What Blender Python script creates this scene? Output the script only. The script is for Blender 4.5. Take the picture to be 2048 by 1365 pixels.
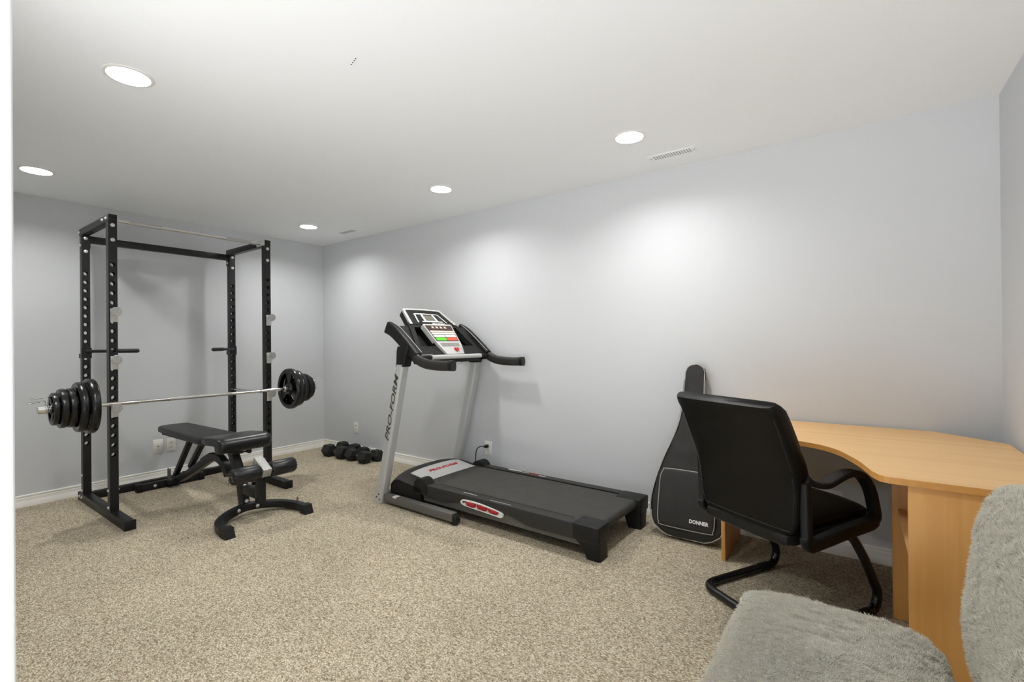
import bpy, bmesh, math, random
from mathutils import Vector, Matrix, noise
random.seed(7)
PI = math.pi
SC = bpy.context.scene
COL = SC.collection
for o in list(bpy.data.objects):
    bpy.data.objects.remove(o)

# ------------------------------------------------------------------ camera, world, exposure
def cam_axes(yaw, pitch, roll):
    f = Vector((-math.sin(yaw) * math.cos(pitch), math.cos(yaw) * math.cos(pitch), math.sin(pitch)))
    r = Vector((math.cos(yaw), math.sin(yaw), 0))
    u = r.cross(f)
    c, s = math.cos(roll), math.sin(roll)
    return c * r + s * u, c * u - s * r, f
cr_, cu_, cf_ = cam_axes(6.28291528e-01, 3.13943895e-03, -9.73615526e-03)
cam_data = bpy.data.cameras.new('camera')
cam = bpy.data.objects.new('camera', cam_data)
COL.objects.link(cam)
cam.matrix_world = Matrix(((cr_.x, cu_.x, -cf_.x, 5.15229), (cr_.y, cu_.y, -cf_.y, -3.24704),
                           (cr_.z, cu_.z, -cf_.z, 1.22019), (0, 0, 0, 1)))
cam_data.sensor_width = 36
cam_data.sensor_fit = 'HORIZONTAL'
cam_data.lens = 944.0845 / 2048 * 36
cam_data.clip_start = 0.01
SC.camera = cam

BULB = 365.0          # downlight strength
world = bpy.data.worlds.new('world')
SC.world = world
world.use_nodes = True
_nt = world.node_tree
_bg = _nt.nodes['Background']
_tc = _nt.nodes.new('ShaderNodeTexCoord')
_sx = _nt.nodes.new('ShaderNodeSeparateXYZ')
_rp = _nt.nodes.new('ShaderNodeValToRGB')      # added fill: bright lower half to lift the ceiling, dim upper half
_mr = _nt.nodes.new('ShaderNodeMapRange')
_mr.inputs['From Min'].default_value = -1.0
_nt.links.new(_tc.outputs['Generated'], _sx.inputs[0])
_nt.links.new(_sx.outputs['Z'], _mr.inputs[0])
_nt.links.new(_mr.outputs[0], _rp.inputs[0])
_rp.color_ramp.elements[0].position = 0.44; _rp.color_ramp.elements[0].color = (0.98, 0.98, 0.98, 1)
_rp.color_ramp.elements[1].position = 0.56; _rp.color_ramp.elements[1].color = (0.10, 0.10, 0.10, 1)
_nt.links.new(_rp.outputs[0], _bg.inputs[0])
_bg.inputs[1].default_value = 4.1
SC.view_settings.view_transform = 'Standard'
SC.view_settings.look = 'None'
SC.view_settings.gamma = 1
SC.view_settings.exposure = 0.08
SC.view_settings.use_curve_mapping = False
SC.cycles.max_bounces = 12
SC.cycles.diffuse_bounces = 8
SC.cycles.use_denoising = True
SC.cycles.sample_clamp_indirect = 6.0

# ------------------------------------------------------------------ materials
def srgb(r, g, b):
    def c(x):
        x /= 255.0
        return x / 12.92 if x <= 0.04045 else ((x + 0.055) / 1.055) ** 2.4
    return (c(r), c(g), c(b), 1)

def mat(name, col, rough=0.5, metal=0.0, bump=0.0, bscale=200.0, spec=0.5, coat=0.0, var=0.0, vscale=30.0, sheen=0.0):
    m = bpy.data.materials.new(name)
    m.use_nodes = True
    nt = m.node_tree
    b = nt.nodes['Principled BSDF']
    b.inputs['Base Color'].default_value = col
    b.inputs['Roughness'].default_value = rough
    b.inputs['Metallic'].default_value = metal
    b.inputs['Specular IOR Level'].default_value = spec
    if coat:
        b.inputs['Coat Weight'].default_value = coat
        b.inputs['Coat Roughness'].default_value = 0.15
    if sheen:
        b.inputs['Sheen Weight'].default_value = sheen
    if bump or var:
        tc = nt.nodes.new('ShaderNodeTexCoord')
        if bump:
            n = nt.nodes.new('ShaderNodeTexNoise')
            n.inputs['Scale'].default_value = bscale
            n.inputs['Detail'].default_value = 3
            nt.links.new(tc.outputs['Object'], n.inputs['Vector'])
            bp = nt.nodes.new('ShaderNodeBump')
            bp.inputs['Strength'].default_value = bump
            bp.inputs['Distance'].default_value = 0.004
            nt.links.new(n.outputs[0], bp.inputs['Height'])
            nt.links.new(bp.outputs[0], b.inputs['Normal'])
        if var:
            n2 = nt.nodes.new('ShaderNodeTexNoise')
            n2.inputs['Scale'].default_value = vscale
            n2.inputs['Detail'].default_value = 4
            nt.links.new(tc.outputs['Object'], n2.inputs['Vector'])
            r = nt.nodes.new('ShaderNodeValToRGB')
            r.color_ramp.elements[0].position = 0.3
            r.color_ramp.elements[1].position = 0.7
            r.color_ramp.elements[0].color = tuple(c * (1 - var) for c in col[:3]) + (1,)
            r.color_ramp.elements[1].color = tuple(min(1, c * (1 + var)) for c in col[:3]) + (1,)
            nt.links.new(n2.outputs[0], r.inputs[0])
            nt.links.new(r.outputs[0], b.inputs['Base Color'])
    return m

def emit(name, col, strength):
    m = bpy.data.materials.new(name)
    m.use_nodes = True
    nt = m.node_tree
    b = nt.nodes['Principled BSDF']
    b.inputs['Base Color'].default_value = (0.9, 0.9, 0.9, 1)
    b.inputs['Emission Color'].default_value = col
    b.inputs['Emission Strength'].default_value = strength
    return m

def carpet_mat():
    m = bpy.data.materials.new('carpet')
    m.use_nodes = True
    nt = m.node_tree
    N, L = nt.nodes, nt.links
    b = N['Principled BSDF']
    b.inputs['Roughness'].default_value = 1.0
    b.inputs['Specular IOR Level'].default_value = 0.05
    tc = N.new('ShaderNodeTexCoord')
    # loop pile: small cells laid in wavering rows
    mp = N.new('ShaderNodeMapping')
    mp.inputs['Rotation'].default_value = (0, 0, math.radians(38))
    mp.inputs['Scale'].default_value = (1.0, 1.7, 1.0)
    L.new(tc.outputs['Object'], mp.inputs[0])
    wn = N.new('ShaderNodeTexNoise'); wn.inputs['Scale'].default_value = 22; wn.inputs['Detail'].default_value = 2
    L.new(tc.outputs['Object'], wn.inputs['Vector'])
    mixv = N.new('ShaderNodeVectorMath'); mixv.operation = 'MULTIPLY_ADD'
    mixv.inputs[1].default_value = (0.018, 0.018, 0)
    L.new(wn.outputs['Color'], mixv.inputs[0]); L.new(mp.outputs[0], mixv.inputs[2])
    vo = N.new('ShaderNodeTexVoronoi'); vo.inputs['Scale'].default_value = 140
    L.new(mixv.outputs[0], vo.inputs['Vector'])
    sep = N.new('ShaderNodeSeparateColor'); L.new(vo.outputs['Color'], sep.inputs[0])
    ramp = N.new('ShaderNodeValToRGB'); cr = ramp.color_ramp
    cr.elements[0].position = 0.0; cr.elements[0].color = srgb(145, 131, 109)
    cr.elements[1].position = 1.0; cr.elements[1].color = srgb(233, 225, 205)
    e = cr.elements.new(0.35); e.color = srgb(190, 177, 152)
    e = cr.elements.new(0.7); e.color = srgb(209, 197, 173)
    L.new(sep.outputs[0], ramp.inputs[0])
    # darker gaps between the loops
    gap = N.new('ShaderNodeMapRange'); gap.inputs['From Min'].default_value = 0.25; gap.inputs['From Max'].default_value = 0.75
    gap.inputs['To Min'].default_value = 1.0; gap.inputs['To Max'].default_value = 0.60
    L.new(vo.outputs['Distance'], gap.inputs[0])
    mul = N.new('ShaderNodeMix'); mul.data_type = 'RGBA'; mul.blend_type = 'MULTIPLY'; mul.inputs[0].default_value = 1
    L.new(ramp.outputs[0], mul.inputs[6]); L.new(gap.outputs[0], mul.inputs[7])
    # broad traffic variation
    n2 = N.new('ShaderNodeTexNoise'); n2.inputs['Scale'].default_value = 1.6; n2.inputs['Detail'].default_value = 4
    L.new(tc.outputs['Object'], n2.inputs['Vector'])
    mr = N.new('ShaderNodeMapRange'); mr.inputs['From Min'].default_value = 0.35; mr.inputs['From Max'].default_value = 0.65
    mr.inputs['To Min'].default_value = 0.93; mr.inputs['To Max'].default_value = 1.05
    L.new(n2.outputs[0], mr.inputs[0])
    mul2 = N.new('ShaderNodeMix'); mul2.data_type = 'RGBA'; mul2.blend_type = 'MULTIPLY'; mul2.inputs[0].default_value = 1
    L.new(mul.outputs[2], mul2.inputs[6]); L.new(mr.outputs[0], mul2.inputs[7])
    L.new(mul2.outputs[2], b.inputs['Base Color'])
    bp = N.new('ShaderNodeBump'); bp.inputs['Strength'].default_value = 0.6; bp.inputs['Distance'].default_value = 0.004; bp.invert = True
    L.new(vo.outputs['Distance'], bp.inputs['Height']); L.new(bp.outputs[0], b.inputs['Normal'])
    return m

def wood_mat(name, axis, base=(226, 176, 108), dark=(206, 150, 82)):
    m = bpy.data.materials.new(name)
    m.use_nodes = True
    nt = m.node_tree
    N, L = nt.nodes, nt.links
    b = N['Principled BSDF']
    b.inputs['Roughness'].default_value = 0.42
    b.inputs['Specular IOR Level'].default_value = 0.4
    tc = N.new('ShaderNodeTexCoord')
    mp = N.new('ShaderNodeMapping')
    s = {'x': (1.2, 26, 26), 'z': (26, 26, 1.2), 'y': (26, 1.2, 26)}[axis]
    mp.inputs['Scale'].default_value = s
    L.new(tc.outputs['Object'], mp.inputs[0])
    n = N.new('ShaderNodeTexNoise'); n.inputs['Scale'].default_value = 1.0; n.inputs['Detail'].default_value = 5; n.inputs['Distortion'].default_value = 0.6
    L.new(mp.outputs[0], n.inputs['Vector'])
    mp2 = N.new('ShaderNodeMapping'); mp2.inputs['Scale'].default_value = tuple(v * 0.22 for v in s)
    L.new(tc.outputs['Object'], mp2.inputs[0])
    w = N.new('ShaderNodeTexNoise'); w.inputs['Scale'].default_value = 1.0; w.inputs['Detail'].default_value = 2; w.inputs['Distortion'].default_value = 1.5
    L.new(mp2.outputs[0], w.inputs['Vector'])
    ad = N.new('ShaderNodeMath'); ad.operation = 'ADD'
    L.new(n.outputs[0], ad.inputs[0]); L.new(w.outputs[0], ad.inputs[1])
    r = N.new('ShaderNodeValToRGB')
    r.color_ramp.elements[0].position = 0.78; r.color_ramp.elements[0].color = srgb(*dark)
    r.color_ramp.elements[1].position = 1.2; r.color_ramp.elements[1].color = srgb(*base)
    hf = N.new('ShaderNodeMath'); hf.operation = 'MULTIPLY'; hf.inputs[1].default_value = 0.95
    L.new(ad.outputs[0], hf.inputs[0]); L.new(hf.outputs[0], r.inputs[0])
    L.new(r.outputs[0], b.inputs['Base Color'])
    return m

def fur_mat():
    m = bpy.data.materials.new('grey_faux_fur')
    m.use_nodes = True
    nt = m.node_tree
    N, L = nt.nodes, nt.links
    b = N['Principled BSDF']
    b.inputs['Roughness'].default_value = 0.95
    b.inputs['Specular IOR Level'].default_value = 0.1
    b.inputs['Sheen Weight'].default_value = 0.35
    b.inputs['Sheen Roughness'].default_value = 0.5
    tc = N.new('ShaderNodeTexCoord')
    n = N.new('ShaderNodeTexNoise'); n.inputs['Scale'].default_value = 90; n.inputs['Detail'].default_value = 5; n.inputs['Roughness'].default_value = 0.75
    L.new(tc.outputs['Object'], n.inputs['Vector'])
    r = N.new('ShaderNodeValToRGB')
    r.color_ramp.elements[0].position = 0.3; r.color_ramp.elements[0].color = srgb(176, 173, 162)
    r.color_ramp.elements[1].position = 0.6; r.color_ramp.elements[1].color = srgb(206, 203, 191)
    L.new(n.outputs[0], r.inputs[0]); L.new(r.outputs[0], b.inputs['Base Color'])
    n3 = N.new('ShaderNodeTexNoise'); n3.inputs['Scale'].default_value = 330; n3.inputs['Detail'].default_value = 3
    L.new(tc.outputs['Object'], n3.inputs['Vector'])
    ad = N.new('ShaderNodeMath'); ad.operation = 'ADD'
    L.new(n.outputs[0], ad.inputs[0]); L.new(n3.outputs[0], ad.inputs[1])
    bp = N.new('ShaderNodeBump'); bp.inputs['Strength'].default_value = 1.0; bp.inputs['Distance'].default_value = 0.010
    L.new(ad.outputs[0], bp.inputs['Height']); L.new(bp.outputs[0], b.inputs['Normal'])
    return m

M = {
    'wall': mat('wall_paint', srgb(206, 208.5, 211), 0.75, bump=0.06, bscale=160, spec=0.25),
    'ceil': mat('ceiling_paint', srgb(244, 246, 248), 0.85, bump=0.08, bscale=120, spec=0.15),
    'trim': mat('trim_white', srgb(246, 245, 240), 0.45),
    'door_white': mat('door_casing_white', srgb(250, 251, 251), 0.4),
    'carpet': carpet_mat(),
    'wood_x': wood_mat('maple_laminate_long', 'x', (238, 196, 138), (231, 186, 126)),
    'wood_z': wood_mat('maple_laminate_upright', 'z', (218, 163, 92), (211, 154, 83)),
    'wood_edge': mat('maple_edge_band', srgb(206, 146, 72), 0.45, var=0.06, vscale=40),
    'hardboard': mat('grey_beige_hardboard', srgb(205, 202, 192), 0.7),
    'black_steel': mat('black_powder_coat', srgb(22, 22, 23), 0.42, bump=0.05, bscale=500, spec=0.38),
    'black_plastic': mat('black_plastic', srgb(20, 20, 19), 0.5, bump=0.05, bscale=700, spec=0.32),
    'black_gloss': mat('black_rubber_gloss', srgb(12, 12, 13), 0.26),
    'grey_steel': mat('dark_grey_steel', srgb(92, 91, 86), 0.5),
    'chrome': mat('chrome', srgb(226, 225, 222), 0.2, metal=1.0),
    'knurl': mat('knurled_chrome', srgb(196, 194, 189), 0.38, metal=1.0, bump=0.5, bscale=900),
    'zinc': mat('zinc_bolt', srgb(215, 214, 210), 0.35, metal=0.6),
    'white_metal': mat('silver_white_metal', srgb(205, 204, 200), 0.45, metal=0.3, bump=0.1, bscale=300),
    'galv': mat('brushed_bare_metal', srgb(176, 176, 174), 0.42, metal=0.7, bump=0.3, bscale=400, var=0.22, vscale=120),
    'vinyl': mat('black_vinyl', srgb(28, 28, 27), 0.45, bump=0.12, bscale=450),
    'vinyl_gloss': mat('black_vinyl_smooth', srgb(18, 18, 20), 0.33, bump=0.06, bscale=300),
    'leather': mat('black_leather', srgb(9, 8, 7), 0.33, bump=0.18, bscale=260, spec=0.24),
    'rubber': mat('black_rubber_hex', srgb(16, 16, 15), 0.6, bump=0.1, bscale=300),
    'silver_paint': mat('silver_paint', srgb(190, 192, 192), 0.42, metal=0.25),
    'silver_light': mat('silver_plastic_light', srgb(205, 205, 203), 0.4, metal=0.15),
    'white_plastic': mat('white_plastic', srgb(232, 231, 226), 0.4),
    'ivory': mat('ivory_plastic', srgb(228, 226, 218), 0.45),
    'belt': mat('tread_belt', srgb(58, 57, 53), 0.75, bump=0.25, bscale=600, var=0.12, vscale=12),
    'rail_black': mat('foot_rail_black', srgb(34, 33, 31), 0.5, bump=0.15, bscale=800),
    'red': mat('red_gel', srgb(160, 24, 34), 0.3),
    'red_ink': mat('red_ink', srgb(196, 28, 34), 0.5),
    'dark_ink': mat('charcoal_ink', srgb(62, 58, 54), 0.5),
    'white_ink': mat('white_ink', srgb(238, 238, 236), 0.5),
    'button_green': mat('green_button', srgb(92, 196, 40), 0.4),
    'button_red': mat('red_button', srgb(222, 88, 66), 0.4),
    'button_white': mat('white_button', srgb(228, 224, 220), 0.4),
    'button_peach': mat('peach_strip', srgb(226, 200, 188), 0.45),
    'lcd': mat('lcd_screen', srgb(112, 110, 98), 0.2),
    'panel_dark': mat('dark_key_panel', srgb(58, 40, 34), 0.35),
    'nylon': mat('black_nylon', srgb(40, 40, 39), 0.75, bump=0.35, bscale=700, var=0.12, vscale=14),
    'piping': mat('grey_piping', srgb(176, 172, 164), 0.6),
    'zip': mat('grey_zip_band', srgb(128, 128, 124), 0.6),
    'fur': fur_mat(),
    'fibre': mat('grey_fur_fibre', srgb(214, 211, 198), 0.9, spec=0.1),
    'dark_hole': mat('dark_recess', srgb(52, 44, 26), 0.8),
    'black_hole': mat('black_recess', srgb(16, 16, 16), 0.8),
    'reflector': mat('white_reflector', srgb(238, 238, 236), 0.5),
    'bulb': emit('lit_bulb', (1.0, 0.985, 0.955, 1), BULB),
}

# ------------------------------------------------------------------ mesh helpers
class MB:
    def __init__(self):
        self.v, self.f = [], []
    def add(self, vs, fs):
        k = len(self.v)
        self.v += [tuple(v) for v in vs]
        self.f += [tuple(i + k for i in f) for f in fs]
        return self
    def box(self, x0, x1, y0, y1, z0, z1, r=0.0, seg=2, rot=None, piv=None):
        bm = bmesh.new()
        bmesh.ops.create_cube(bm, size=1)
        c = Vector(((x0 + x1) / 2, (y0 + y1) / 2, (z0 + z1) / 2))
        for v in bm.verts:
            v.co = Vector((v.co.x * (x1 - x0), v.co.y * (y1 - y0), v.co.z * (z1 - z0)))
        if r > 0:
            r = min(r, 0.49 * min(abs(x1 - x0), abs(y1 - y0), abs(z1 - z0)))
            bmesh.ops.bevel(bm, geom=list(bm.edges), offset=r, segments=seg, profile=0.5, affect='EDGES')
        bm.verts.index_update()
        vs = [v.co + c for v in bm.verts]
        if rot is not None:
            p = Vector(piv) if piv is not None else c
            vs = [rot @ (v - p) + p for v in vs]
        self.add(vs, [[v.index for v in f.verts] for f in bm.faces])
        bm.free()
        return self
    def sweep(self, path, prof, up=None, closed=False, caps=True):
        """prof: list of (a,b) or function(i)->list; frame by parallel transport (or fixed side vector 'up')."""
        P = [Vector(p) for p in path]
        n = len(P)
        T = []
        for i in range(n):
            if closed:
                t = P[(i + 1) % n] - P[i - 1]
            else:
                t = P[min(i + 1, n - 1)] - P[max(i - 1, 0)]
            T.append(t.normalized())
        if up is not None:
            fr = []
            for t in T:
                u = Vector(up)
                s = t.cross(u).normalized()
                fr.append((s, s.cross(t).normalized() * -1 if False else Vector(up) - t * t.dot(Vector(up))))
            fr = [(s, u.normalized()) for s, u in fr]
        else:
            a = Vector((0, 0, 1)) if abs(T[0].z) < 0.9 else Vector((1, 0, 0))
            s = T[0].cross(a).normalized()
            u = s.cross(T[0]).normalized()
            fr = [(s, u)]
            for i in range(1, n):
                q = T[i - 1].rotation_difference(T[i])
                s = (q @ fr[-1][0]).normalized()
                s = (s - T[i] * s.dot(T[i])).normalized()
                fr.append((s, s.cross(T[i]).normalized()))
        vs, fs = [], []
        m = None
        for i in range(n):
            pr = prof(i) if callable(prof) else prof
            m = len(pr)
            s, u = fr[i]
            vs += [P[i] + s * a + u * b for a, b in pr]
        rng = n if closed else n - 1
        for i in range(rng):
            j = (i + 1) % n
            for k in range(m):
                l = (k + 1) % m
                fs.append((i * m + k, i * m + l, j * m + l, j * m + k))
        if caps and not closed:
            fs.append(tuple(range(m - 1, -1, -1)))
            fs.append(tuple((n - 1) * m + k for k in range(m)))
        return self.add(vs, fs)
    def tube(self, path, r, n=12, closed=False, caps=True, flat=1.0):
        rr = r if callable(r) else (lambda i: r)
        return self.sweep(path, lambda i: [(rr(i) * math.cos(2 * PI * k / n), rr(i) * flat * math.sin(2 * PI * k / n)) for k in range(n)],
                          closed=closed, caps=caps)
    def bar(self, path, w, h, r=0.0, up=(0, 0, 1), closed=False):
        return self.sweep(path, rrect(w, h, r), up=up, closed=closed)
    def lathe(self, prof, o, ax, n=32, caps=False):
        """prof: (radius, height) along axis ax from o"""
        ax = Vector(ax).normalized()
        a = Vector((0, 0, 1)) if abs(ax.z) < 0.9 else Vector((1, 0, 0))
        s = ax.cross(a).normalized()
        u = ax.cross(s).normalized()
        o = Vector(o)
        vs, fs = [], []
        for r, h in prof:
            for k in range(n):
                t = 2 * PI * k / n
                vs.append(o + ax * h + s * (r * math.cos(t)) + u * (r * math.sin(t)))
        for i in range(len(prof) - 1):
            for k in range(n):
                l = (k + 1) % n
                fs.append((i * n + k, i * n + l, (i + 1) * n + l, (i + 1) * n + k))
        if caps:
            fs.append(tuple(range(n)))
            fs.append(tuple((len(prof) - 1) * n + k for k in range(n)))
        return self.add(vs, fs)
    def cyl(self, a, b, r, n=20, bev=0.0):
        a, b = Vector(a), Vector(b)
        L = (b - a).length
        if bev:
            pr = [(0.0001, 0), (r - bev, 0), (r, bev), (r, L - bev), (r - bev, L), (0.0001, L)]
        else:
            pr = [(0.0001, 0), (r, 0), (r, L), (0.0001, L)]
        return self.lathe(pr, a, b - a, n)
    def prism(self, poly, fn, d0, d1):
        """poly: list of 2D points; fn(a,b,d)->3D"""
        n = len(poly)
        vs = [fn(a, b, d0) for a, b in poly] + [fn(a, b, d1) for a, b in poly]
        fs = [tuple(range(n - 1, -1, -1)), tuple(range(n, 2 * n))]
        for k in range(n):
            l = (k + 1) % n
            fs.append((k, l, n + l, n + k))
        return self.add(vs, fs)
    def loft(self, secs, caps=True, closed_ring=True):
        n = len(secs[0])
        vs = [p for s in secs for p in s]
        fs = []
        for i in range(len(secs) - 1):
            for k in range(n if closed_ring else n - 1):
                l = (k + 1) % n
                fs.append((i * n + k, i * n + l, (i + 1) * n + l, (i + 1) * n + k))
        if caps:
            fs.append(tuple(range(n - 1, -1, -1)))
            fs.append(tuple((len(secs) - 1) * n + k for k in range(n)))
        return self.add(vs, fs)
    def move(self, fn):
        self.v = [tuple(fn(Vector(v))) for v in self.v]
        return self
    def build(self, name, m, parent=None, world=True, smooth=True, angle=38, props=None, recalc=True):
        vs = self.v
        if parent is not None and world:
            root = parent
            while root.parent:
                root = root.parent
            l = root.location
            vs = [(v[0] - l.x, v[1] - l.y, v[2] - l.z) for v in vs]
        me = bpy.data.meshes.new(name)
        bm = bmesh.new()
        bv = [bm.verts.new(v) for v in vs]
        for f in self.f:
            if len(set(f)) >= 3:
                try:
                    bm.faces.new([bv[i] for i in f])
                except ValueError:
                    pass
        bmesh.ops.remove_doubles(bm, verts=list(bm.verts), dist=1e-5)
        if recalc:
            bmesh.ops.recalc_face_normals(bm, faces=list(bm.faces))
        for f in bm.faces:
            f.smooth = smooth
        bm.to_mesh(me)
        bm.free()
        if smooth:
            me.set_sharp_from_angle(angle=math.radians(angle))
        me.materials.append(m)
        o = bpy.data.objects.new(name, me)
        COL.objects.link(o)
        if parent is not None:
            o.parent = parent
        if props:
            for k, v in props.items():
                o[k] = v
        return o

def rrect(w, h, r, n=3):
    if r <= 0:
        return [(-w / 2, -h / 2), (w / 2, -h / 2), (w / 2, h / 2), (-w / 2, h / 2)]
    r = min(r, w / 2 * 0.99, h / 2 * 0.99)
    out = []
    for cx, cy, a0 in ((w / 2 - r, -h / 2 + r, -90), (w / 2 - r, h / 2 - r, 0), (-w / 2 + r, h / 2 - r, 90), (-w / 2 + r, -h / 2 + r, 180)):
        for i in range(n + 1):
            a = math.radians(a0 + 90 * i / n)
            out.append((cx + r * math.cos(a), cy + r * math.sin(a)))
    return out

def sellipse(a, b, n, k=40):
    out = []
    for i in range(k):
        t = 2 * PI * i / k
        c, s = math.cos(t), math.sin(t)
        out.append((a * math.copysign(abs(c) ** (2 / n), c), b * math.copysign(abs(s) ** (2 / n), s)))
    return out

def even_ring(poly, k):
    P = [Vector((a, b, 0)) for a, b in poly]
    P.append(P[0])
    d = [0.0]
    for i in range(1, len(P)):
        d.append(d[-1] + (P[i] - P[i - 1]).length)
    out, j = [], 0
    for i in range(k):
        t = d[-1] * i / k
        while d[j + 1] < t: j += 1
        q = P[j].lerp(P[j + 1], (t - d[j]) / max(1e-9, d[j + 1] - d[j]))
        out.append((q.x, q.y))
    return out

def crom(pts, n=8, closed=False):
    P = [Vector(p) for p in pts]
    m = len(P)
    out = []
    rng = m if closed else m - 1
    for i in range(rng):
        if closed:
            a, b, c, d = P[i - 1], P[i], P[(i + 1) % m], P[(i + 2) % m]
        else:
            a, b, c, d = P[max(i - 1, 0)], P[i], P[i + 1], P[min(i + 2, m - 1)]
        for k in range(n):
            t = k / n
            out.append(0.5 * ((2 * b) + (c - a) * t + (2 * a - 5 * b + 4 * c - d) * t * t + (3 * b - 3 * c + d - a) * t ** 3))
    if not closed:
        out.append(P[-1])
    return out

def fillet(pts, r, n=6):
    """round the corners of a polyline"""
    P = [Vector(p) for p in pts]
    out = [P[0]]
    for i in range(1, len(P) - 1):
        a = (P[i - 1] - P[i]); b = (P[i + 1] - P[i])
        d = min(r, a.length * 0.49, b.length * 0.49)
        p0 = P[i] + a.normalized() * d; p1 = P[i] + b.normalized() * d
        for k in range(n + 1):
            t = k / n
            out.append(p0 * (1 - t) ** 2 + P[i] * 2 * t * (1 - t) + p1 * t * t)
    out.append(P[-1])
    return out

def lin(x, xs, ys):
    if x <= xs[0]: return ys[0]
    for i in range(len(xs) - 1):
        if x <= xs[i + 1]:
            t = (x - xs[i]) / (xs[i + 1] - xs[i])
            return ys[i] * (1 - t) + ys[i + 1] * t
    return ys[-1]

def text_mb(body, size, o, xd, yd, sx=1.0, shear=0.0, bold=0.0, depth=0.0008, align='CENTER', spacing=1.0):
    cu = bpy.data.curves.new('text', 'FONT')
    cu.body = body; cu.size = size; cu.shear = shear; cu.offset = bold
    cu.align_x = align; cu.align_y = 'CENTER'; cu.space_character = spacing
    cu.extrude = depth / 2
    cu.resolution_u = 3
    t = bpy.data.objects.new('text', cu)
    COL.objects.link(t)
    dg = bpy.context.evaluated_depsgraph_get()
    me = bpy.data.meshes.new_from_object(t.evaluated_get(dg))
    xd = Vector(xd).normalized(); yd = Vector(yd).normalized(); zd = xd.cross(yd); o = Vector(o)
    mb = MB()
    mb.add([o + xd * (v.co.x * sx) + yd * v.co.y + zd * v.co.z for v in me.vertices], [tuple(p.vertices) for p in me.polygons])
    bpy.data.objects.remove(t); bpy.data.curves.remove(cu); bpy.data.meshes.remove(me)
    return mb

def tag(o, label, cat, group=None):
    o['label'] = label; o['category'] = cat
    if group: o['group'] = group
    return o

def thing(name, label, cat, loc=(0, 0, 0), rotz=0.0, group=None):
    o = bpy.data.objects.new(name, None)
    COL.objects.link(o)
    o.empty_display_size = 0.1
    o.location = loc
    o.rotation_euler = (0, 0, rotz)
    return tag(o, label, cat, group)

def struct(mb, name, m, **k):
    o = mb.build(name, m, **k)
    o['kind'] = 'structure'
    return o

def dup(root, loc, rotz=None, label=None):
    r = root.copy(); COL.objects.link(r); r.location = loc
    if rotz is not None: r.rotation_euler = (0, 0, rotz)
    if label: r['label'] = label
    for ch in list(root.children):
        c = ch.copy(); COL.objects.link(c); c.parent = r
        for g in list(ch.children):
            d = g.copy(); COL.objects.link(d); d.parent = c
    return r

# ------------------------------------------------------------------ the room
W, D, H = 5.730, 3.20, 2.40        # along the long wall, depth, height
JX = 4.797                          # door jamb edge
OX0, OX1, OH = 3.00, 4.60, 2.14     # unseen wide opening, added to let the fill in beside the camera's doorway
struct(MB().box(-0.12, W + 0.12, -3.45, 0.12, -0.10, 0.0), 'floor', M['carpet'])
LIGHTS = [(4.11, -0.64), (2.60, -0.64), (0.74, -0.62), (2.60, -2.56), (0.74, -2.56), (4.11, -2.56)]
CAN = 0.078
def ceiling_mb():
    mb = MB()
    q = 0.12
    xs = sorted({-0.12, W + 0.12} | {x - q for x, y in LIGHTS} | {x + q for x, y in LIGHTS})
    ys = sorted({-3.45, 0.12} | {round(y - q, 4) for x, y in LIGHTS} | {round(y + q, 4) for x, y in LIGHTS})
    N = 40
    for i in range(len(xs) - 1):
        for j in range(len(ys) - 1):
            mb.add([(xs[i], ys[j], H + 0.14), (xs[i + 1], ys[j], H + 0.14), (xs[i + 1], ys[j + 1], H + 0.14), (xs[i], ys[j + 1], H + 0.14)], [(0, 1, 2, 3)])
            hit = None
            for x, y in LIGHTS:
                if abs(xs[i] - (x - q)) < 1e-6 and abs(xs[i + 1] - (x + q)) < 1e-6 and ys[j] < y < ys[j + 1]:
                    hit = (x, y)
            if not hit:
                mb.add([(xs[i], ys[j], H), (xs[i + 1], ys[j], H), (xs[i + 1], ys[j + 1], H), (xs[i], ys[j + 1], H)], [(0, 1, 2, 3)])
            else:
                x, y = hit
                cc, sq, up_ = [], [], []
                for k in range(N):
                    t = 2 * PI * k / N + PI / 4
                    c, s_ = math.cos(t), math.sin(t)
                    m_ = max(abs(c), abs(s_))
                    cc.append((x + (CAN + 0.001) * c, y + (CAN + 0.001) * s_, H))
                    up_.append((x + (CAN + 0.001) * c, y + (CAN + 0.001) * s_, H + 0.11))
                    px = xs[i + 1] if c / m_ > 0.9999 else xs[i] if c / m_ < -0.9999 else x + q * c / m_
                    py = ys[j + 1] if s_ / m_ > 0.9999 else ys[j] if s_ / m_ < -0.9999 else (y + (ys[j + 1] - y if s_ > 0 else y - ys[j]) * s_ / m_)
                    sq.append((px, py, H))
                mb.add(cc + sq, [(k, (k + 1) % N, N + (k + 1) % N, N + k) for k in range(N)])
                mb.add(cc + up_, [(k, (k + 1) % N, N + (k + 1) % N, N + k) for k in range(N)])
    for (x0, y0), (x1, y1) in (((-0.12, -3.45), (W + 0.12, -3.45)), ((W + 0.12, -3.45), (W + 0.12, 0.12)), ((W + 0.12, 0.12), (-0.12, 0.12)), ((-0.12, 0.12), (-0.12, -3.45))):
        mb.add([(x0, y0, H), (x1, y1, H), (x1, y1, H + 0.14), (x0, y0, H + 0.14)], [(0, 1, 2, 3)])
    return mb
ceil = struct(ceiling_mb(), 'ceiling', M['ceil'])
struct(MB().box(-0.12, 0, -D - 0.12, 0.0, 0, H), 'wall_left', M['wall'])
struct(MB().box(-0.12, W + 0.12, 0, 0.12, 0, H), 'wall_back', M['wall'])
struct(MB().box(W, W + 0.12, -3.45, 0.0, 0, H), 'wall_right', M['wall'])
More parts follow.
